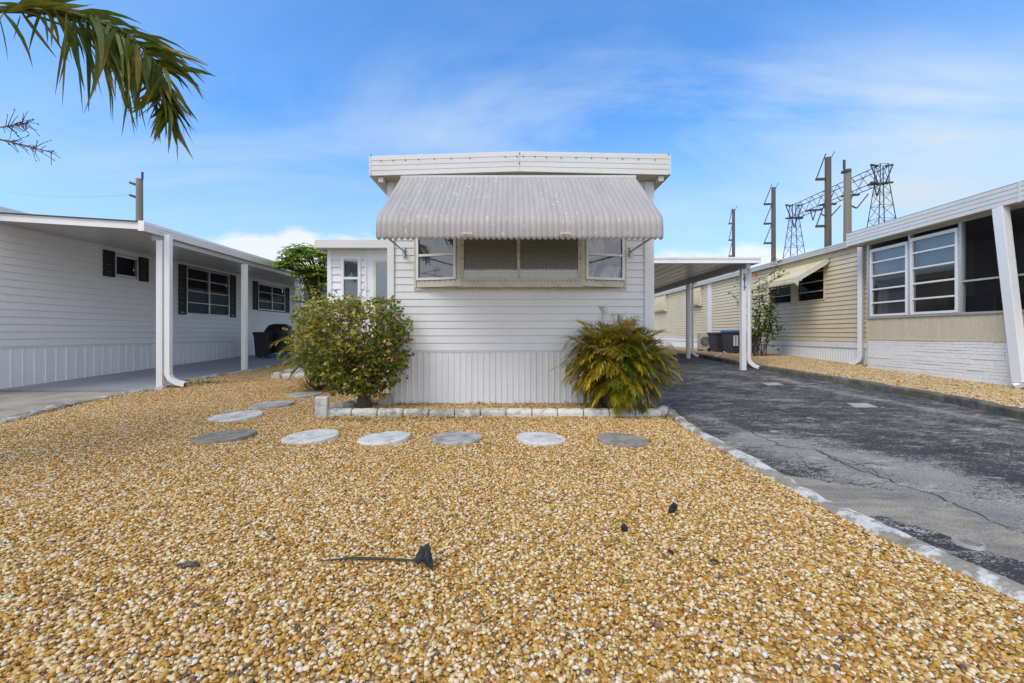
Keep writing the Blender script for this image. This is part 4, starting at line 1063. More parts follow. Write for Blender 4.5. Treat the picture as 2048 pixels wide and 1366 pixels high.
def areca(name, label, c, n, rad, height, seed, ymax=None):
    """clump of feathery fronds: each arches out of the clump and its tip falls outside the dome"""
    rr = random.Random(seed); t = thing(name, label, 'palm bush', c); mb, sm = MB(), MB()
    c = Vector(c)
    for k in range(n):
        az = k*2.39996+rr.uniform(-.4, .4); e = math.asin(min(.98, -.80+1.78*((k*7919 % n)+.5)/n))
        out = Vector((math.cos(az)*math.cos(e), math.sin(az)*math.cos(e), math.sin(e)))
        R_ = rr.uniform(.22, .62); C_ = Vector((c.x, c.y, c.z+height*.50))
        sq = .55 if out.z < -.3 else 1
        b = Vector((C_.x+out.x*rad*R_*sq, C_.y+out.y*rad*R_*.85, max(c.z+.04, C_.z+out.z*height*.5*R_)))
        d = Vector((out.x+rr.uniform(-.45, .45), out.y+rr.uniform(-.35, .35), out.z*.9+.42+rr.uniform(-.3, .3))).normalized()
        l = rad*rr.uniform(.52, .78)
        low = out.z < .42
        q = rr.random()
        if low: col = GREEN if q < .28 else (OLIVE if q < .58 else (GOLD if q < .76 else (YEL if q < .94 else DRY)))
        else: col = GREEN if q < .36 else (OLIVE if q < .72 else (GOLD if q < .88 else ORA))
        P = rachis(b, d, l, 2.0*rr.uniform(.6, 1.3) if low else 2.4*rr.uniform(.6, 1.3))
        P = [Vector((p.x, p.y, max(p.z, c.z+.05))) for p in P]
        if ymax: P = [Vector((p.x, min(p.y, ymax), p.z)) for p in P]
        tip = None if q < .3 else tuple(x*.85 for x in ORA)
        frond(mb, sm, P, rr.randint(18, 24), rad*.235, .0115, col, rr, .12, .42, .28, .55, .0045, tip, (.26, .22, .05))
        if rr.random() < .5: sm.tube([(c.x+out.x*.06, c.y+out.y*.06, c.z-.03), (b.x*.6+c.x*.4, b.y*.6+c.y*.4, (b.z+c.z)*.5), b], [.009, .007, .005], 5, (.22, .15, .07))
    for k in range(70):
        az = rr.uniform(0, 6.28); r0 = rr.uniform(.03, rad*.5)
        blade(mb, (c.x+math.cos(az)*r0, c.y+math.sin(az)*r0, c.z+.02), (math.cos(az)*.6, math.sin(az)*.6, 1), rr.uniform(.2, .5), .02, .6, jit((.15, .10, .055), .3, rr), rr, 3)
    mb.build('foliage', M['leaf'], t, tint=True); sm.build('stems', M['leaf'], t, tint=True)
    return t
pb = gp(1240, 820)
areca('areca_palm', 'rounded golden-green areca palm bush at the right front corner of the white home', (1.36, 5.64, .03), 480, .655, 1.10, 21, 6.05)
areca('areca_palm', 'smaller yellowing areca palm half hidden behind the leafy flowering bush', (-3.40, 7.75, .02), 120, .66, 1.15, 22)

def bush():
    rr = random.Random(33)
    base = Vector((-1.93, 5.74, .03)); C = Vector((-2.075, 5.72, .855)); Rr = Vector((.78, .54, .69))
    t = thing('bougainvillea_bush', 'bushy twiggy shrub with green leaves and pink bracts on a short dark trunk', 'shrub', base)
    tr, tw, lf, fl = MB(), MB(), MB(), MB()
    for k in range(5):
        a = k*1.26; o_ = Vector((math.cos(a)*.035, math.sin(a)*.03, 0))
        tr.tube([base+o_*1.8+Vector((0, 0, -.05)), base+o_*1.1+Vector((0, 0, .12)), base+o_*1.6+Vector((0, 0, .28)), base+o_*3.5+Vector((-.02, 0, .45))], [.065, .045, .04, .028], 9)
    def surfpt(k=1.0):
        while True:
            d = Vector((rr.gauss(0, 1), rr.gauss(0, 1), rr.gauss(0, 1))).normalized()
            e = 3.0; s = (abs(d.x)**e+abs(d.y)**e+abs(d.z)**e)**(-1/e)
            q = d*s
            q = Vector((q.x*Rr.x, q.y*Rr.y, q.z*Rr.z))*k*(.9+.2*mnoise.noise(d*2.2+Vector((4, 1, 7))))
            # the crown narrows to the trunk
            if q.z < 0: f = 1-.34*(-q.z/Rr.z); q.x = q.x*f+(.10*(-q.z/Rr.z)); q.y *= f
            if C.z+q.z > .10: return C+q
    ends = []
    for k in range(170):
        e = surfpt(rr.uniform(.7, 1.0)); s = base+Vector((rr.uniform(-.06, .06), rr.uniform(-.05, .05), rr.uniform(.25, .5)))
        m1 = s.lerp(e, .4)+Vector((rr.uniform(-.08, .08), rr.uniform(-.08, .08), rr.uniform(.0, .12))); m2 = s.lerp(e, .72)+Vector((rr.uniform(-.07, .07), rr.uniform(-.07, .07), rr.uniform(-.02, .08)))
        tw.tube([s, m1, m2, e], [.010, .007, .0045, .002], 5, None, False)
        for j in range(6):
            p = (m1.lerp(m2, rr.random()) if rr.random() < .4 else m2.lerp(e, rr.random()))
            q = p+Vector((rr.gauss(0, .1), rr.gauss(0, .09), rr.gauss(.03, .09)))
            tw.tube([p, p.lerp(q, .5)+Vector((0, 0, .012)), q], [.0032, .0025, .0014], 4, None, False); ends.append(q)
    def leaf(p, s, col, mb, nrm=None):
        n_ = (nrm or Vector((rr.gauss(0, .7), rr.gauss(-.3, .7), rr.gauss(.55, .5)))).normalized()
        m = rot_to(n_); a = rr.uniform(0, 6.28); c_, s_ = math.cos(a), math.sin(a)
        sh = ((-.1, -.5, 0), (.32, -.22, .07), (.36, .1, .07), (0, .62, -.03), (-.36, .1, .07), (-.32, -.22, .07))
        pt = [p+m@Vector(((x*c_-y*s_)*s, (x*s_+y*c_)*s, z*s)) for x, y, z in sh]
        i = [mb.vert(q, col) for q in pt]
        mb.f.append([i[0], i[1], i[2], i[3]]); mb.f.append([i[0], i[3], i[4], i[5]])
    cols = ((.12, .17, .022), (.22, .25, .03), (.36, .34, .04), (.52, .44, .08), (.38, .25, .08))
    n = 0
    while n < 7600:
        if rr.random() < .3: p = rr.choice(ends)+Vector((rr.gauss(0, .025), rr.gauss(0, .025), rr.gauss(0, .025)))
        else: p = surfpt(rr.random()**.28*1.02)
        q = p-C
        dn_ = mnoise.noise(q*5.5+Vector((9, 2, 3)))
        bare = math.exp(-(((q.x+.02)/.36)**2+((q.z-.18)/.30)**2)) + .5*math.exp(-(((q.x+.5)/.25)**2+((q.z+.05)/.2)**2))
        if rr.random() < .66*bare or dn_ < -.27: continue
        w = rr.random()
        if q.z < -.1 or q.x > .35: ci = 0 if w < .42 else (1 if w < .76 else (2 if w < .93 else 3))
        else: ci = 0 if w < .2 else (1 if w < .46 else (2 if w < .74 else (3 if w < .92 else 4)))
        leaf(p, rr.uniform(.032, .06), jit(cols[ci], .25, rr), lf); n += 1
    for k in range(26):
        p = surfpt(rr.uniform(.93, 1.04))
        if p.y > C.y: p.y = 2*C.y-p.y
        pc = jit(rr.choice(((.62, .38, .27), (.66, .47, .30), (.62, .52, .24), (.6, .42, .36))), .15, rr)
        for j in range(6): leaf(p+Vector((rr.gauss(0, .022), rr.gauss(0, .02), rr.gauss(0, .02))), rr.uniform(.035, .055), jit(pc, .1, rr), fl)
    tr.build('trunk', M['bark'], t, smooth=True); tw.build('twigs', M['twig'], t); lf.build('leaves', M['leaf'], t, tint=True); fl.build('bracts', M['petal'], t, tint=True)
bush()

def schefflera():
    rr = random.Random(44); d = 11.6; bx = xat(640, d)
    t = thing('umbrella_tree', 'glossy green umbrella tree behind the left carport end', 'tree', (bx, d, g(d)))
    lf, st, tr = MB(), MB(), MB()
    C = Vector((xat(612, d), d+.1, zat(535, d)))
    cl = []
    for k in range(230):
        th = rr.uniform(0, 6.28); ph = math.asin(rr.uniform(-.55, 1)); r = rr.uniform(.72, 1.02)
        p = C+Vector((math.cos(th)*math.cos(ph)*.80*r, math.sin(th)*math.cos(ph)*.65*r, math.sin(ph)*.60*r))
        if p.x < C.x-.15 and p.z < C.z-.1-(-.0): p.z += .28
        cl.append(p)
    for k in range(170): cl.append(Vector((xat(rr.uniform(598, 675), d), d+rr.uniform(-.5, .4), rr.uniform(.9, zat(545, d)))))
    for px, py in ((660, 483), (640, 487), (566, 505), (560, 530)): cl.append(Vector((xat(px, d), d, zat(py, d))))
    for p in cl:
        b0_ = Vector((bx+rr.uniform(-.1, .1), d+rr.uniform(-.1, .1), min(p.z-.15, 2.3)))
        if rr.random() < .35: st.tube([b0_, b0_.lerp(p, .55)+Vector((0, 0, .05)), p], [.016, .012, .007], 5, (.11, .1, .05))
        nl = rr.randint(7, 10); a0 = rr.uniform(0, 6.28)
        col = jit(rr.choice(((.22, .35, .028), (.36, .46, .035), (.52, .54, .06), (.13, .25, .025))), .15, rr)
        for j in range(nl):
            a = a0+j*2*PI/nl; dd = Vector((math.cos(a), math.sin(a)-.15, rr.uniform(.0, .6)))
            blade(lf, p+dd*.03, dd, rr.uniform(.13, .2), .058, 1.3, jit(col, .12, rr), rr, 4, Vector((-math.sin(a), math.cos(a), 0)))
    for k, (ox, oy) in enumerate(((0, 0), (.12, .1), (-.1, .08), (.05, -.12))):
        tr.tube([(bx+ox, d+oy, g(d)-.05), (bx+ox*1.4, d+oy, 1.2), (bx+ox*3-.05, d+oy*2, 2.1), (bx+ox*5-.15, d+oy*3, 2.75)], [.06, .05, .04, .02], 8)
    tr.build('trunk', M['bark'], t, smooth=True); st.build('leaf_stalks', M['leaf'], t, tint=True); lf.build('crown', M['leaf'], t, tint=True, smooth=True)
schefflera()

def hibiscus():
    rr = random.Random(55); b = gp(1515, 713, .04); d = b.y
    t = thing('hibiscus_shrub', 'tall leggy hibiscus with an orange flower beside the numbered carport post', 'shrub', b)
    st, lf, fl, le = MB(), MB(), MB(), []
    tops = ((1540, 515), (1558, 530), (1528, 560), (1512, 556), (1553, 590), (1490, 575), (1470, 560), (1455, 585), (1500, 620), (1545, 640), (1562, 650), (1535, 610), (1520, 645))
    for k, (px, py) in enumerate(tops):
        e = Vector((xat(px, d), d+rr.uniform(-.35, .2), zat(py, d))); s = b+Vector((rr.uniform(-.24, .24), rr.uniform(-.12, .12), 0))
        m = s.lerp(e, .5)+Vector((rr.uniform(-.06, .06)+(.12 if px > 1500 else .25)*.3, rr.uniform(-.08, .08), .12)); P = [s, s.lerp(m, .5)+Vector((0, 0, .05)), m, m.lerp(e, .5)+Vector((rr.uniform(-.05, .05), 0, .03)), e]
        st.tube(P, [.015, .013, .010, .007, .004], 6, (.17, .12, .085))
        dense = 1 if px > 1500 else .45
        for j in range(int(64*dense)):
            q, _ = at(P, rr.uniform(.35, 1)); le.append(q+Vector((rr.gauss(0, .09), rr.gauss(0, .09), rr.gauss(0, .07))))
    for j in range(240): le.append(Vector((xat(rr.gauss(1530, 14), d), d+rr.gauss(0, .15), zat(rr.gauss(635, 28), d))))
    for p in le:
        a = rr.uniform(0, 6.28); dd = Vector((math.cos(a), math.sin(a), rr.uniform(-.4, .4)))
        blade(lf, p, dd, rr.uniform(.11, .18), .085, 1.2, jit(rr.choice(((.08, .17, .02), (.15, .26, .03), (.26, .32, .04), (.34, .32, .05))), .2, rr), rr, 3)
    for px, py, s in ((1511, 550, .17), (1557, 523, .10)):
        c = Vector((xat(px, d-.3), d-.3, zat(py, d-.3)))
        for k in range(5):
            a = k*2*PI/5+.3; dd = Vector((math.cos(a), -.2-.4*rr.random(), math.sin(a))); blade(fl, c, dd, s*.6*rr.uniform(.8, 1.1), s*.36, .5, jit((.72, .16, .04), .1, rr), rr, 3, Vector((-math.sin(a), 0, math.cos(a))))
        fl.tube([c, c+Vector((0, -.09, -.01))], .008, 5, (.7, .4, .1))
    st.build('stems', M['leaf'], t, tint=True); lf.build('leaves', M['leaf'], t, tint=True); fl.build('flowers', M['petal'], t, tint=True)
hibiscus()

def big_palm():
    rr = random.Random(66); d0 = 3.0; tx = -4.55
    t = thing('palm_tree', 'palm tree at the left whose drooping frond hangs across the sky', 'palm tree', (tx, d0, 0))
    tr = MB(); tr.tube([(tx, d0, -.1), (tx, d0, .3), (tx+.02, d0, 1.2), (tx, d0, 2.2), (tx, d0, 2.75)], [.17, .13, .1, .095, .07], 14); tr.build('trunk', M['bark'], t, smooth=True)
    cr = Vector((tx, d0, 2.7))
    W = lambda px, py, d=d0: Vector((xat(px, d), d, zat(py, d)))
    # the frond in view: rachis from the crown over the top and down to the right
    P = [cr, W(-230, 60, 3.0), W(-110, 28, 3.0), W(0, 20, 3.0), W(90, 22, 3.0), W(170, 34, 2.98), W(235, 56, 2.96), W(285, 92, 2.95), W(318, 135, 2.95), W(336, 180, 2.95), W(345, 225, 2.96)]
    Q = []
    for a, b in zip(P, P[1:]): Q += [a.lerp(b, k/4) for k in range(4)]
    Q.append(P[-1])
    sm, mb = MB(), MB()
    sm.tube(Q, [.026*(1-.8*i/(len(Q)-1)) for i in range(len(Q))], 7, (.13, .15, .03))
    n = 165
    for i in range(n):
        tt = .30+.70*(i+.5)/n; p, dr = at(Q, tt)
        for sg in (-1, 1):
            if rr.random() < .10: continue
            col = jit(rr.choice(((.06, .095, .012), (.09, .13, .014), (.13, .155, .016), (.22, .19, .025))), .18, rr)
            tip = (.24, .18, .03) if rr.random() < .4 else None
            side = Vector((0, sg, 0)); up = Vector((-dr.z, 0, dr.x))
            if tt < .40:                                   # sparse thin leaflets hanging near the base, broad ones laid along the top
                if rr.random() < .55: dd = dr+side*rr.uniform(.1, .4)+Vector((0, 0, rr.uniform(-.12, .25))); dp = rr.uniform(.0, .5); l = rr.uniform(.3, .5)
                elif rr.random() < .6: continue
                else: dd = dr*rr.uniform(-.1, .5)+side*rr.uniform(.1, .5)+Vector((0, 0, -rr.uniform(.4, .9))); dp = rr.uniform(.4, 1.2); l = rr.uniform(.2, .38)
            elif tt < .61 and (sg < 0 or rr.random() < .5):   # long curtain of leaflets
                dd = dr*rr.uniform(.1, .95)+side*rr.uniform(.05, .4)+Vector((0, 0, -rr.uniform(.25, 1.0))); dp = rr.uniform(.8, 2.2); l = rr.uniform(.56, .84)*min(1, .40+(tt-.40)/.14)
            elif tt < .80:                                 # outer leaflets thrown forward, tips hanging
                if rr.random() < .15: continue
                dd = Vector((1, 0, 0))*rr.uniform(.7, 1)+side*rr.uniform(.1, .5)+Vector((0, 0, rr.uniform(-.45, .32))); dp = rr.uniform(.4, 1.5); l = rr.uniform(.25, .43)
                if sg < 0: dd = dr*.5+side*.3+Vector((-rr.uniform(-.1, .5), 0, -1)); l = rr.uniform(.18, .36)
            else:                                          # fan at the tip
                an = math.radians(rr.uniform(-142, -42)); dd = Vector((math.cos(an), 0, math.sin(an)))+side*rr.uniform(.05, .4); dp = rr.uniform(.1, .7); l = rr.uniform(.20, .33)
            blade(mb, p+Vector((rr.gauss(0, .012), rr.gauss(0, .03), rr.gauss(0, .012))), dd, l, rr.uniform(.018, .042), dp, col, rr, 4, (Vector((0, .55, 0))+up*rr.uniform(-1, 1)+dr*.2), tip, (rr.uniform(-.7, .7), 0, 0))
    fr = sm.build('frond', M['leaf'], t, tint=True, smooth=True); mb.build('leaflets', M['leaf'], fr, tint=True)
    # the rest of the crown, away from the view
    for k in range(9):
        az = math.radians(128+k*16); P = rachis(cr, (math.cos(az), math.sin(az), 1.0), 2.0, 2.0, 14); sm, mb = MB(), MB()
        frond(mb, sm, P, 42, .5, .036, (.08, .11, .015), rr, .25, .7, .1, 1.8, .02, None, (.13, .15, .03))
        fr = sm.build('frond', M['leaf'], t, tint=True, smooth=True); mb.build('leaflets', M['leaf'], fr, tint=True)
    # bare flower stalk with spent branchlets
    fs = MB()
    S1 = [cr+Vector((.03, 0, -.1)), W(-250, 245), W(-90, 262), W(0, 279), W(55, 292), W(103, 305)]
    S2 = [W(-90, 262), W(-30, 258), W(20, 252), W(55, 246)]
    for S_, r0 in ((S1, .011), (S2, .006)):
        fs.tube(S_, [r0*(1-.7*i/(len(S_)-1)) for i in range(len(S_))], 6, (.16, .11, .08))
        for k in range(34):
            p, dr = at(S_, rr.uniform(.55, 1)); q = p+dr*rr.uniform(.02, .07)+Vector((rr.gauss(0, .02), rr.gauss(0, .03), rr.gauss(-.01, .045)))
            fs.tube([p, p.lerp(q, .5)+Vector((0, 0, .006)), q], [.003, .002, .0015], 4, (.13, .09, .07))
            if rr.random() < .7: blade(fs, q, (rr.gauss(0, 1), rr.gauss(0, 1), rr.gauss(0, 1)), .014, .01, 0, (.05, .045, .045), rr, 2)
    fs.build('flower_stalk', M['leaf'], t, tint=True)
big_palm()

# weeds and dry grass in the joints, too many to count
def weeds():
    rr = random.Random(77); mb = MB()
    def tuft(x, y, z, s, n, cols):
        for k in range(n):
            a = rr.uniform(0, 6.28); dd = Vector((math.cos(a)*rr.uniform(.2, 1), math.sin(a)*rr.uniform(.2, 1), 1))
            blade(mb, (x+rr.gauss(0, s*.35), y+rr.gauss(0, s*.35), z-.004), dd, s*rr.uniform(.5, 1.2), s*.12, 1.0, jit(rr.choice(cols), .25, rr), rr, 2)
    gr = ((.08, .15, .02), (.12, .19, .03), (.16, .17, .04)); br = ((.2, .13, .05), (.16, .14, .05), (.28, .2, .09), (.10, .12, .03))
    for a, b in zip(GEDGE, GEDGE[1:]):
        n = int(math.hypot(b[0]-a[0], b[1]-a[1])/.035)
        for i in range(n):
            f_ = i/n; x, y = a[0]+(b[0]-a[0])*f_, a[1]+(b[1]-a[1])*f_
            if rr.random() < .55*(.5+mnoise.noise(Vector((x*1.7, y*1.7, 3)))): tuft(x+.09+rr.random()*.1, y-.05, g(y), .05, 9, br)
    p = gp(395, 768)
    for k in range(26): tuft(p.x+rr.gauss(0, .3), p.y+rr.gauss(.05, .12), g(p.y), .07, 12, br+gr)
    for k in range(520):                        # dead growth along the front of the bed
        x = rr.uniform(-2.2, 1.9); tuft(x, 5.20+rr.gauss(0, .10)-.03, 0, .032*(1.3 if x < -.3 else .8), 7, br)
    for k in range(40): tuft(rr.uniform(-2.0, 1.7), 6.04+rr.uniform(-.08, .03), .05, .045, 6, br)
    for px, py in ((1060, 912), (1140, 905), (1300, 885), (1345, 905), (1440, 942), (1505, 958), (1520, 970), (1600, 1065), (1248, 1048), (1232, 1060), (1330, 1120), (1345, 1130), (1235, 1085), (1245, 1170), (1102, 1025), (520, 888), (560, 893), (610, 1017), (912, 1037), (780, 890), (700, 905), (1185, 925), (960, 898), (1330, 890), (1380, 910), (865, 905), (1260, 1095), (1355, 895)):
        p = gp(px, py); tuft(p.x, p.y, .008, .022+.03*rr.random()*(p.y/4), 9, gr)
    p = gp(1340, 838); 
    for k in range(12): tuft(p.x+rr.gauss(0, .09), p.y+rr.gauss(0, .12), 0, .06, 8, br+gr)
    o = mb.build('weeds', M['leaf'], tint=True); o['kind'] = 'stuff'
weeds()

# ================================================================ STEPPING STONES AND EDGING
GR = 'round concrete stepping stones in the gravel'
for px, py, w, mt, rx, ry, lab in (
    (450, 870, 112, 'stone_dark', .0, -.05, 'dark brownish stepping stone at the left end of the front row'),
    (622, 871, 108, 'stone_white', .02, -.05, 'pale stepping stone with a worn ring, second in the front row'),
    (769, 874, 104, 'stone_white', .0, -.06, 'stepping stone with bright white paint on its right, third in the front row'),
    (915, 874, 101, 'stone_grey', .0, .01, 'speckled mid-grey stepping stone, fourth in the front row'),
    (1082, 875, 101, 'stone_white', .0, .05, 'pale stepping stone in the front row below the middle of the white home'),
    (1246, 877, 103, 'stone_dark', .0, .06, 'dark stained stepping stone at the right end of the front row by the drive'),
    (472, 831, 97, 'stone_white', .03, -.05, 'pale thick stepping stone, nearest of those curving off to the left carport'),
    (543, 808, 82, 'stone_grey', .02, -.05, 'tilted grey stepping stone, second along the curve to the left carport'),
    (607, 788, 68, 'stone_grey', .0, -.02, 'grey mottled stepping stone just left of the leafy bush'),
    (652, 771, 58, 'stone_grey', .0, .0, 'farthest stepping stone, partly hidden under the leafy bush')):
    p = gp(px, py, .026); r = w/2/F*p.y
    bm = bmesh.new(); rr = random.Random(px)
    bmesh.ops.create_cone(bm, cap_ends=True, segments=56, radius1=r*1.0, radius2=r*.985, depth=.055)
    for v in bm.verts:
        a = math.atan2(v.co.y, v.co.x); k = 1+.016*mnoise.noise(Vector((math.cos(a)*2, math.sin(a)*2, px)))+.01*mnoise.noise(Vector((math.cos(a)*7, math.sin(a)*7, px))); v.co.x *= k; v.co.y *= k
    me = bpy.data.meshes.new('stepping_stone'); bm.to_mesh(me); bm.free(); me.materials.append(M[mt])
    o = bpy.data.objects.new('stepping_stone', me); COL.objects.link(o); o.location = (p.x, p.y, p.z-.025); o.rotation_euler = (rx+.033*(p.y > 7.5), ry, rr.random()*.2)
    b = o.modifiers.new('bevel', 'BEVEL'); b.width = .009; b.segments = 2; b.limit_method = 'ANGLE'
    tag(o, lab, 'stepping stone', GR)
scatter('bed_gravel', [(-2.15, 5.42), (1.86, 5.42), (1.95, 6.1), (-1.72, 6.1), (-1.95, 6.1)], .035, PEBS, lambda x, y: 4300, (.012, .027), .3, 12, 'brown and gold gravel in the bed along the skirting')
sheet('bed_soil', [(-2.15, 5.42), (1.86, 5.42), (1.95, 6.1), (-1.72, 6.1), (-1.95, 6.1)], .033, M['bed'], .3)

def edging(x, y, z, l, w, h, rz, mat, label, cat='edging block', name='edging_block', group='concrete edging blocks round the planting bed', rxy=(0, 0)):
    mb = MB(); rr = random.Random(int(x*1000+y*77)); n = 12; rows = []
    sec = [(-w/2, -.04), (-w/2, h*.55), (-w*.36, h*.88), (0, h), (w*.36, h*.88), (w/2, h*.55), (w/2, -.04)]
    for i in range(n+1):
        a = -l/2+l*i/n; k = .93 if i in (0, n) else 1
        rows.append([(a, e*k+.004*mnoise.noise(Vector((a*9+x*7, e*30, zz*30))), zz*k+.006*mnoise.noise(Vector((a*11+x*5, e*20, zz*20+4)))) for e, zz in sec])
    mb.grid(rows); mb.f.append([0, 1, 2, 3, 4, 5, 6][::-1]); k = len(mb.v)-7; mb.f.append([k+j for j in range(7)])
    o = mb.build(name, mat); o.location = (x, y, z); o.rotation_euler = (rxy[0], rxy[1], rz); return tag(o, label, cat, group)
ordn = ['first', 'second', 'third', 'fourth', 'fifth', 'sixth', 'seventh', 'eighth', 'ninth', 'tenth', 'eleventh', 'twelfth', 'thirteenth']
ex0, ex1 = -2.255, 1.80; el = (ex1-ex0)/13
for k in range(13):
    m_ = M['edging'] if k < 7 else M['edging_white']
    lab = f"{'mossy grey-white' if k < 7 else 'white painted'} edging block of the front bed, {ordn[k]} from the standing end stone"
    edging(ex0+el*(k+.5), 5.37+R.uniform(-.008, .008)-.0008*k, R.uniform(-.006, .004), el-.012, .125, .095, R.uniform(-.02, .02), m_, lab)
edging(1.865, 5.46, -.005, .2, .12, .11, 1.1, M['edging_white'], 'white corner edging block where the front bed meets the asphalt drive')
edging(-2.18, 5.64, .03, .34, .12, .10, 1.15, M['edging'], 'weathered edging block running back under the leafy bush')
edging(-2.03, 5.97, .03, .3, .12, .10, 1.2, M['edging_white'], 'pale edging block behind the trunk of the leafy bush')
mb = MB(); mb.box(-.072, .072, -.06, .06, -.05, .245); o = mb.build('end_stone', M['stone_white'], bevel=.014); o.location = (xat(644.5, 5.33), 5.33, 0); o.rotation_euler = (.03, .02, .12); tag(o, 'upright pale concrete end stone at the left corner of the front bed', 'edging stone')
p = gp(552.5, 757); mb = MB(); mb.box(-.08, .08, -.07, .07, -.04, .125); o = mb.build('corner_stone', M['edging_white'], bevel=.012); o.location = (p.x, p.y, p.z); o.rotation_euler = (0, 0, .25); tag(o, 'white corner stone of the far bed beside the left slab', 'edging stone')
for k, (px, py, l, rz, lab) in enumerate(((577, 756, .29, .02, 'white edging block right next to the far corner stone'), (606, 756, .31, .0, 'white edging block of the far bed, half under the bush'), (585, 746, .34, .95, 'pale edging block running back along the far bed'), (603, 738.5, .36, .95, 'farthest pale edging block of the far bed near the slab'))):
    q = gp(px, py); edging(q.x, q.y, q.z, l, .13, .10, rz, M['edging_white'], lab, group='pale edging blocks of the far bed')
q1, q2, q3, q4 = gp(566, 755), gp(640, 755), gp(640, 737), gp(612, 737)
sheet('stone_bed', [(v.x, v.y) for v in (q1, q2, q3, q4)], .06, M['stone_white'], .5)
mb = MB(); mb.box(-.08, .08, -.07, .07, -.02, .165); mb.box(-.05, .05, -.073, -.07, .03, .12); o = mb.build('concrete_block', M['block'], bevel=.006); o.location = (xat(772, 5.98), 5.98, .02); o.rotation_euler = (0, 0, .1); tag(o, 'tan concrete block standing at the left corner of the white skirting', 'concrete block')

# ================================================================ SMALL THINGS
def quadslab(name, pix, th, mat, label, cat, group=None):
    P = [gp(*q) for q in pix]; mb = MB(); c = sum(P, Vector())/4
    a = [mb.vert((p.x, p.y, p.z+th-.012)) for p in P]; b = [mb.vert((p.x, p.y, p.z-.05)) for p in P]
    mb.f.append(a[::-1] if (P[1]-P[0]).cross(P[2]-P[1]).z < 0 else a)
    for i in range(4): mb.f.append([a[i], b[i], b[(i+1) % 4], a[(i+1) % 4]])
    return tag(mb.build(name, mat, loc=c), label, cat, group)
quadslab('paving_tile', ((1523.7, 765), (1552, 764.2), (1567, 768), (1538, 770)), .006, M['tilewhite'], 'pale square tile in the asphalt just in front of the numbered post', 'paving tile', 'pale tiles set in the asphalt drive')
quadslab('paving_tile', ((1693.4, 805), (1734.4, 805.4), (1755.7, 813), (1709.8, 813)), .006, M['tilewhite'], 'larger pale tile in the asphalt nearer the right kerb', 'paving tile', 'pale tiles set in the asphalt drive')
p = gp(1937, 1084); cov = thing('pipe_cover', 'small round pipe cover sunk in the asphalt near the white kerb', 'pipe cover', (p.x, p.y, -.012))
mb = MB(); mb.grid([[(p.x+r_*math.cos(a*PI/14), p.y+r_*math.sin(a*PI/14), z) for a in range(28)] for r_, z in ((.062, -.012), (.058, .001), (.046, .001), (.044, -.008))], None, True); mb.build('ring', M['stone_grey'], cov)
mb = MB(); mb.poly([(p.x+.045*math.cos(a*PI/14), p.y+.045*math.sin(a*PI/14), -.007) for a in range(28)]); mb.build('lid', M['stone_dark'], cov)

def shard(px, py, l, w, h, rz, label, seed, roll=.4):
    rr = random.Random(seed); p = gp(px, py); mb = MB(); n = 7
    up, lo_ = [], []
    for i in range(n):
        a = -l/2+l*i/(n-1); ww = w*(math.sin(PI*(i+.35)/(n-.3))**.7)*rr.uniform(.75, 1.15)
        up.append([(a, -ww/2, .004+h*math.sin(PI*i/(n-1))*.6), (a, 0, .006+h*math.sin(PI*(i+.5)/n)), (a, ww/2, .004+h*.5*math.sin(PI*i/(n-1)))])
    mb.grid(up); o = mb.build('plastic_scrap', M['black']); o.location = (p.x, p.y, .014); o.rotation_euler = (roll, 0, rz)
    s = o.modifiers.new('sheet', 'SOLIDIFY'); s.thickness = .004; return tag(o, label, 'plastic scrap', 'scraps of black plastic lying on the gravel')
def crumple(px, py, outline, label, seed, lean=.9):
    """torn piece of sheet plastic standing in the stones: outline in photo pixels round (px, py)"""
    rr = random.Random(seed); p = gp(px, py); k = p.y/F; mb = MB(); lo_y = max(y for x, y in outline)
    ring = []
    for x, y in outline:
        h = (lo_y-y)*k; ring.append(Vector(((x-px)*k, h*lean+rr.uniform(-.004, .004), h*.95+.002)))
    c = sum(ring, Vector())/len(ring); mid = [r.lerp(c, .5)+Vector((rr.uniform(-.004, .004), -.010+rr.uniform(-.008, .006), .004)) for r in ring]
    a = [mb.vert(r) for r in ring]; b = [mb.vert(r) for r in mid]; e = mb.vert(c+Vector((0, -.004, .002))); n = len(a)
    for i in range(n): mb.f.append([a[i], a[(i+1) % n], b[(i+1) % n], b[i]]); mb.f.append([b[i], b[(i+1) % n], e])
    o = mb.build('plastic_scrap', M['black']); o.location = (p.x, p.y, .008); s = o.modifiers.new('sheet', 'SOLIDIFY'); s.thickness = .004
    return tag(o, label, 'plastic scrap', 'scraps of black plastic lying on the gravel')
crumple(846, 1147, ((829, 1129), (836, 1119), (852, 1112), (855, 1121), (862, 1136), (867, 1152), (853, 1144), (843, 1138), (834, 1142), (828, 1138)), 'crumpled black plastic scrap at the end of the thin rod', 1)
crumple(1347, 1030, ((1336, 1031), (1344, 1021), (1352, 1014), (1358, 1018), (1356, 1025), (1346, 1030)), 'black plastic scrap lying nearest the white kerb', 2)
shard(1247, 1063, .032, .038, .024, .3, 'small squarish black plastic scrap left of the one near the kerb', 3, .9)
shard(1343, 1113, .028, .012, .014, -1.1, 'tiny curled black plastic scrap below the two right-hand ones', 4, .5)
shard(378, 1139, .09, .02, .012, .05, 'flat dark strip of plastic on the gravel at the left', 5, .3)
shard(1428, 1131, .03, .012, .01, -.3, 'small dark plastic chip at the right of the gravel', 6, .4)
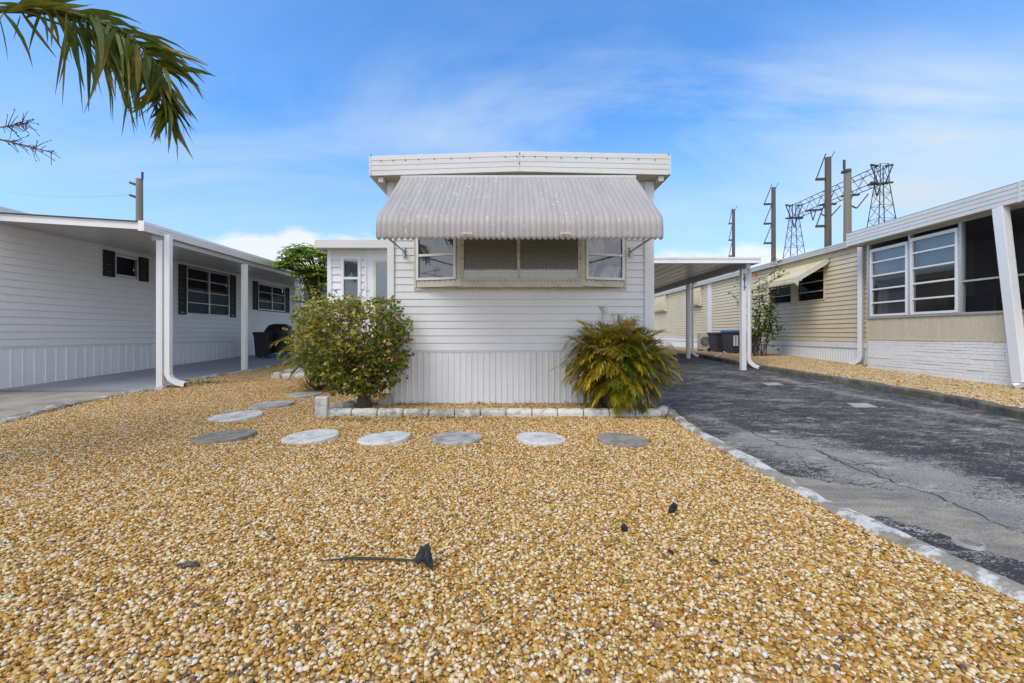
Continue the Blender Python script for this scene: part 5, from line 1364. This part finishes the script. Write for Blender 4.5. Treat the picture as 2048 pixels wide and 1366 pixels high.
mb = MB(); a, b = gp(640, 1130), gp(830, 1131); mb.tube([a+Vector((0, 0, .018)), a.lerp(b, .3)+Vector((0, .012, .024)), a.lerp(b, .6)+Vector((0, .01, .024)), b+Vector((0, 0, .022))], [.002, .005, .0055, .004], 6); tag(mb.build('thin_rod', M['black'], loc=a.lerp(b, .5)), 'thin black rod lying on the gravel in front', 'rod')

def wheelie_bin(label, x, y, w, d, h, mat, lid, rz=0, stickers=False, group=None):
    z = g(y)+.012 if x < 0 else g(y)+.05
    t = thing('trash_bin', label, 'trash bin', (x, y, z), group); t.rotation_euler = (0, 0, rz); o0 = Vector((x, y, z))
    mb = MB(); rows = []
    for zz, k in ((.05, .80), (.12, .82), (h*.5, .9), (h*.9, .98), (h*.92, 1.05), (h*.96, 1.05)):
        rows.append([(x+w/2*k*sx, y+d/2*k*sy, z+zz) for sx, sy in ((-1, -.8), (-.85, -1), (.85, -1), (1, -.8), (1, .8), (.85, 1), (-.85, 1), (-1, .8))])
    ix = mb.grid(rows, None, True); mb.f.append(ix[0][::-1]); mb.build('body', mat, t, bevel=.006)
    mb = MB(); r = [[(x+w/2*k*sx, y+d/2*k*sy, z+h+zz) for sx, sy in ((-1, -.85), (-.85, -1), (.85, -1), (1, -.85), (1, .85), (.85, 1), (-.85, 1), (-1, .85))] for zz, k in ((-.04, 1.08), (.0, 1.08), (.025, .98), (.03, .5))]
    ix = mb.grid(r, None, True); mb.f.append(ix[-1]); mb.box(x-w*.3, x+w*.3, y+d*.5, y+d*.62, z+h-.06, z+h-.02); mb.build('lid', lid, t)
    for s in (-1, 1):
        mb = MB(); mb.tube([(x+s*(w*.42-.02), y+d*.38, z+.085), (x+s*(w*.42+.02), y+d*.38, z+.085)], .085, 16); mb.build('wheel', M['black'], t)
    if stickers:
        for k in (-.55, -.2):
            mb = MB(); mb.box(x+k*w*.5-.03, x+k*w*.5+.03, y-d/2*1.0, y-d/2*.90+.0, z+h*.35, z+h*.82); mb.build('sticker', M['whiteplastic'], t)
    return t
wheelie_bin('black trash bin by the wall under the left carport', xat(527, 14.3), 14.3, .45, .5, .80, M['black'], M['black'], .1)
wheelie_bin('dark grey bin with a bright blue lid in front of the beige wall', xat(1467, 15.9), 15.9, .62, .6, .80, M['charcoal'], M['blue'], .15, True, 'bins in the strip by the beige wall')
wheelie_bin('dark grey bin between the air conditioner and the blue-lidded bin', xat(1436, 16.9), 16.9, .55, .6, .74, M['charcoal'], M['charcoal'], .12, False, 'bins in the strip by the beige wall')
wheelie_bin('dark bin behind the hibiscus stems', xat(1503, 15.9), 16.0, .5, .55, .76, M['charcoal'], M['charcoal'], -.1, False, 'bins in the strip by the beige wall')
# covered grill and teal tub under the left carport
x, y = xat(559, 14.9), 14.9; z = g(y)+.012
t = thing('covered_grill', 'barbecue grill under a sagging black cover beside the trash bin', 'grill', (x, y, z))
mb = MB(); rows = []
for zz, kx, ky in ((.12, .40, .3), (.4, .41, .31), (.72, .40, .3), (.82, .43, .31), (.93, .38, .28), (1.03, .30, .23), (1.08, .18, .12)):
    rows.append([(x+math.copysign(abs(math.cos(a*PI/12))**.5, math.cos(a*PI/12))*kx*(1+.07*mnoise.noise(Vector((a*1.3, zz*4, 1)))), y+math.copysign(abs(math.sin(a*PI/12))**.5, math.sin(a*PI/12))*ky, z+zz+.03*mnoise.noise(Vector((a*.9, zz*2, 5)))) for a in range(24)])
ix = mb.grid(rows, None, True); mb.f.append(ix[-1]); mb.build('cover', M['black'], t, smooth=True)
for sx in (-1, 1):
    for sy in (-1, 1): mb = MB(); mb.box(x+sx*.32-.02, x+sx*.32+.02, y+sy*.2-.02, y+sy*.2+.02, z-.0, z+.2); mb.build('leg', M['black'], t)
x, y = xat(560, 14.2), 14.2; z = g(y)+.012; t = thing('plastic_tub', 'low teal plastic tub on the slab in front of the covered grill', 'tub', (x, y, z))
mb = MB(); ix = mb.grid([[(x+.33*k*math.copysign(abs(math.cos(a*PI/12))**.5, math.cos(a*PI/12)), y+.2*k*math.copysign(abs(math.sin(a*PI/12))**.5, math.sin(a*PI/12)), z+zz) for a in range(24)] for zz, k in ((.0, .9), (.12, 1), (.13, 1.05), (.135, .98), (.02, .86))], None, True); mb.f.append(ix[0][::-1]); mb.f.append(ix[-1]); mb.build('body', M['teal'], t)
# split air conditioner
x, y = xat(1410, 18.2), 18.2; z = g(y)+.05
t = thing('air_conditioner', 'beige outdoor air conditioner unit with a round fan grille by the beige wall', 'air conditioner', (x, y, z))
mb = MB(); mb.box(x-.26, x+.26, y-.16, y+.16, z+.06, z+.72); mb.build('casing', M['acbeige'], t, bevel=.012)
mb = MB(); mb.tube([(x-.07, y-.165, z+.4), (x-.07, y-.158, z+.4)], .2, 24); mb.build('fan_opening', M['charcoal'], t)
mb = MB()
for r_ in (.05, .1, .15, .2): mb.tube([(x-.07+r_*math.cos(a*PI/12), y-.175, z+.4+r_*math.sin(a*PI/12)) for a in range(25)], .005, 4)
for a in range(8): mb.bar((x-.07, y-.175, z+.4), (x-.07+.2*math.cos(a*PI/4), y-.175, z+.4+.2*math.sin(a*PI/4)), .006)
mb.build('fan_grille', M['acbeige'], t)
mb = MB(); mb.box(x-.27, x+.27, y-.17, y+.17, z+.722, z+.74); mb.build('top_cover', M['whiteplastic'], t)
for s in (-1, 1): mb = MB(); mb.box(x+s*.2-.04, x+s*.2+.04, y-.18, y+.18, z-.06, z+.058); mb.build('foot', M['black'], t)
a = gp(1431, 713, .06); b = gp(1445, 707, .08); c = gp(1449, 704, .14)
mb = MB(); mb.tube([a, a.lerp(b, .6)+Vector((0, 0, -.0)), b, c], .03, 7); tag(mb.build('drain_hose', M['whiteplastic'], loc=b), 'short white hose lying on the stone chips before the dark bins', 'hose')
a = gp(1521, 703, .06); t = thing('hose_coil', 'blue bundle of hose hanging behind the hibiscus stems', 'hose', (a.x, a.y, a.z))
mb = MB()
for k in range(5): mb.tube([(a.x+(.10+.01*k)*math.cos(q*PI/10), a.y+.02*k, a.z+.32+(.18-.015*k)*math.sin(q*PI/10)) for q in range(21)], .016, 6)
mb.build('coil', M['blue'], t)
mb = MB(); mb.bar((a.x, a.y+.04, a.z-.1), (a.x, a.y+.04, a.z+.5), .03); mb.build('stake', M['steel'], t)

# ================================================================ LIGHT, SKY, CAMERA
w = bpy.data.worlds.new('World'); scene.world = w; w.use_nodes = True
t = w.node_tree; t.nodes.clear()
SE, SR = math.radians(50), math.radians(222)
sky = N(t, 'ShaderNodeTexSky', sky_type='NISHITA'); sky.sun_disc = False; sky.sun_elevation = SE; sky.sun_rotation = SR
sky.air_density = 1.0; sky.dust_density = .6; sky.ozone_density = 2.0; sky.altitude = 0
tc = t.nodes.new('ShaderNodeTexCoord'); sp = t.nodes.new('ShaderNodeSeparateXYZ'); L(t, tc.outputs['Generated'], sp.inputs[0])
X_, Y_, Z_ = sp.outputs
zz = math_(t, 'MAXIMUM', Z_, 0.0)
den = math_(t, 'ADD', zz, .22)
cv = t.nodes.new('ShaderNodeCombineXYZ'); L(t, math_(t, 'DIVIDE', X_, den), cv.inputs[0]); L(t, math_(t, 'DIVIDE', Y_, den), cv.inputs[1])
mp = t.nodes.new('ShaderNodeMapping'); mp.inputs['Scale'].default_value = (.55, 1.25, 1); mp.inputs['Rotation'].default_value = (0, 0, .25); mp.inputs['Location'].default_value = (3.7, 1.2, 0); L(t, cv.outputs[0], mp.inputs[0])
wn1 = noise(t, mp.outputs[0], 1.15, 9, .58, .55)
def bump_(cx, cz, rx, rz):        # soft region of sky, by compass and height
    a = math_(t, 'DIVIDE', math_(t, 'SUBTRACT', math_(t, 'DIVIDE', X_, math_(t, 'MAXIMUM', Y_, .1)), cx), rx)
    b = math_(t, 'DIVIDE', math_(t, 'SUBTRACT', math_(t, 'DIVIDE', Z_, math_(t, 'MAXIMUM', Y_, .1)), cz), rz)
    return math_(t, 'EXPONENT', math_(t, 'MULTIPLY', math_(t, 'ADD', math_(t, 'MULTIPLY', a, a), math_(t, 'MULTIPLY', b, b)), -1.0))
reg = math_(t, 'ADD', bump_(.85, .50, .5, .12), bump_(.9, .26, .45, .16))
reg = math_(t, 'ADD', reg, math_(t, 'MULTIPLY', bump_(-.75, .42, .5, .14), .45))
reg = math_(t, 'ADD', reg, math_(t, 'MULTIPLY', bump_(.15, .52, .5, .14), .5))
reg = math_(t, 'MINIMUM', reg, 1.0)
wis = math_(t, 'MULTIPLY', ramp(t, wn1, [(.40, 0), (.64, 1)]).outputs[0], math_(t, 'ADD', math_(t, 'MULTIPLY', reg, 1.15), .20))
# heaped clouds low in the sky
cmb = t.nodes.new('ShaderNodeCombineXYZ'); ya = math_(t, 'MAXIMUM', math_(t, 'ABSOLUTE', Y_), .15)
L(t, math_(t, 'DIVIDE', X_, ya), cmb.inputs[0]); L(t, math_(t, 'DIVIDE', Z_, ya), cmb.inputs[1]); L(t, math_(t, 'MULTIPLY', Y_, .3), cmb.inputs[2])
mp2 = t.nodes.new('ShaderNodeMapping'); mp2.inputs['Scale'].default_value = (3.2, 6.5, 1); mp2.inputs['Location'].default_value = (1.1, .3, 0); L(t, cmb.outputs[0], mp2.inputs[0])
cn = noise(t, mp2.outputs[0], 1.7, 10, .6, .3)
reg2 = math_(t, 'ADD', bump_(-.58, .165, .32, .07), math_(t, 'ADD', bump_(-.36, .14, .12, .08), bump_(.52, .14, .28, .085)))
back = math_(t, 'MULTIPLY', math_(t, 'LESS_THAN', Y_, 0.0), bump_(0, 0, 9, 9))
cum = ramp(t, math_(t, 'ADD', cn, math_(t, 'MULTIPLY', math_(t, 'SUBTRACT', math_(t, 'MINIMUM', reg2, 1.0), .6), .55)), [(.41, 0), (.58, 1)]).outputs[0]
fill_cloud = math_(t, 'MULTIPLY', math_(t, 'LESS_THAN', Y_, 0.05), ramp(t, wn1, [(.34, 0), (.52, 1)]).outputs[0])   # unseen broken cloud behind the viewer, made wide and bright as added fill
haz = ramp(t, Z_, [(.0, .85), (.18, .5), (.42, .0)]).outputs[0]
cl = mixc(t, 1.0, sky.outputs[0], (SKYK_R, SKYK_G, SKYK_B), 'MULTIPLY')
cl = mixc(t, haz, cl, (2.5, 3.1, 3.8))
cl = mixc(t, math_(t, 'MULTIPLY', wis, .9), cl, (2.85, 3.4, 3.95))
cl = mixc(t, math_(t, 'MULTIPLY', cum, .85), cl, (4.1, 4.2, 4.35))
cl = mixc(t, math_(t, 'MULTIPLY', fill_cloud, .85), cl, (5.6, 5.5, 5.4))
bg = N(t, 'ShaderNodeBackground', Strength=.15); L(t, cl, bg.inputs[0])
ow = t.nodes.new('ShaderNodeOutputWorld'); L(t, bg.outputs[0], ow.inputs[0])
sd = bpy.data.lights.new('sun', 'SUN'); sd.energy = 1.25; sd.angle = math.radians(28); sd.color = (1, .955, .88)
so = bpy.data.objects.new('sun', sd); COL.objects.link(so)
sdir = Vector((math.cos(SE)*math.sin(SR), math.cos(SE)*math.cos(SR), math.sin(SE)))
so.rotation_euler = sdir.to_track_quat('Z', 'Y').to_euler(); so.location = (-5, -8, 20)
cam = bpy.data.cameras.new('camera'); cam.sensor_width = 36; cam.lens = 36*F/2048; cam.shift_x = 0; cam.shift_y = -(683-HY)/2048
cam.clip_start = .05; cam.clip_end = 2000
co = bpy.data.objects.new('camera', cam); COL.objects.link(co); co.location = (0, 0, EYE); co.rotation_euler = (PI/2, 0, 0); scene.camera = co
scene.view_settings.view_transform = 'Standard'; scene.view_settings.look = 'None'; scene.view_settings.exposure = EXPO; scene.view_settings.gamma = 1
scene.cycles.max_bounces = 8; scene.cycles.transparent_max_bounces = 12; scene.cycles.caustics_reflective = False; scene.cycles.caustics_refractive = False
scene.cycles.use_denoising = True
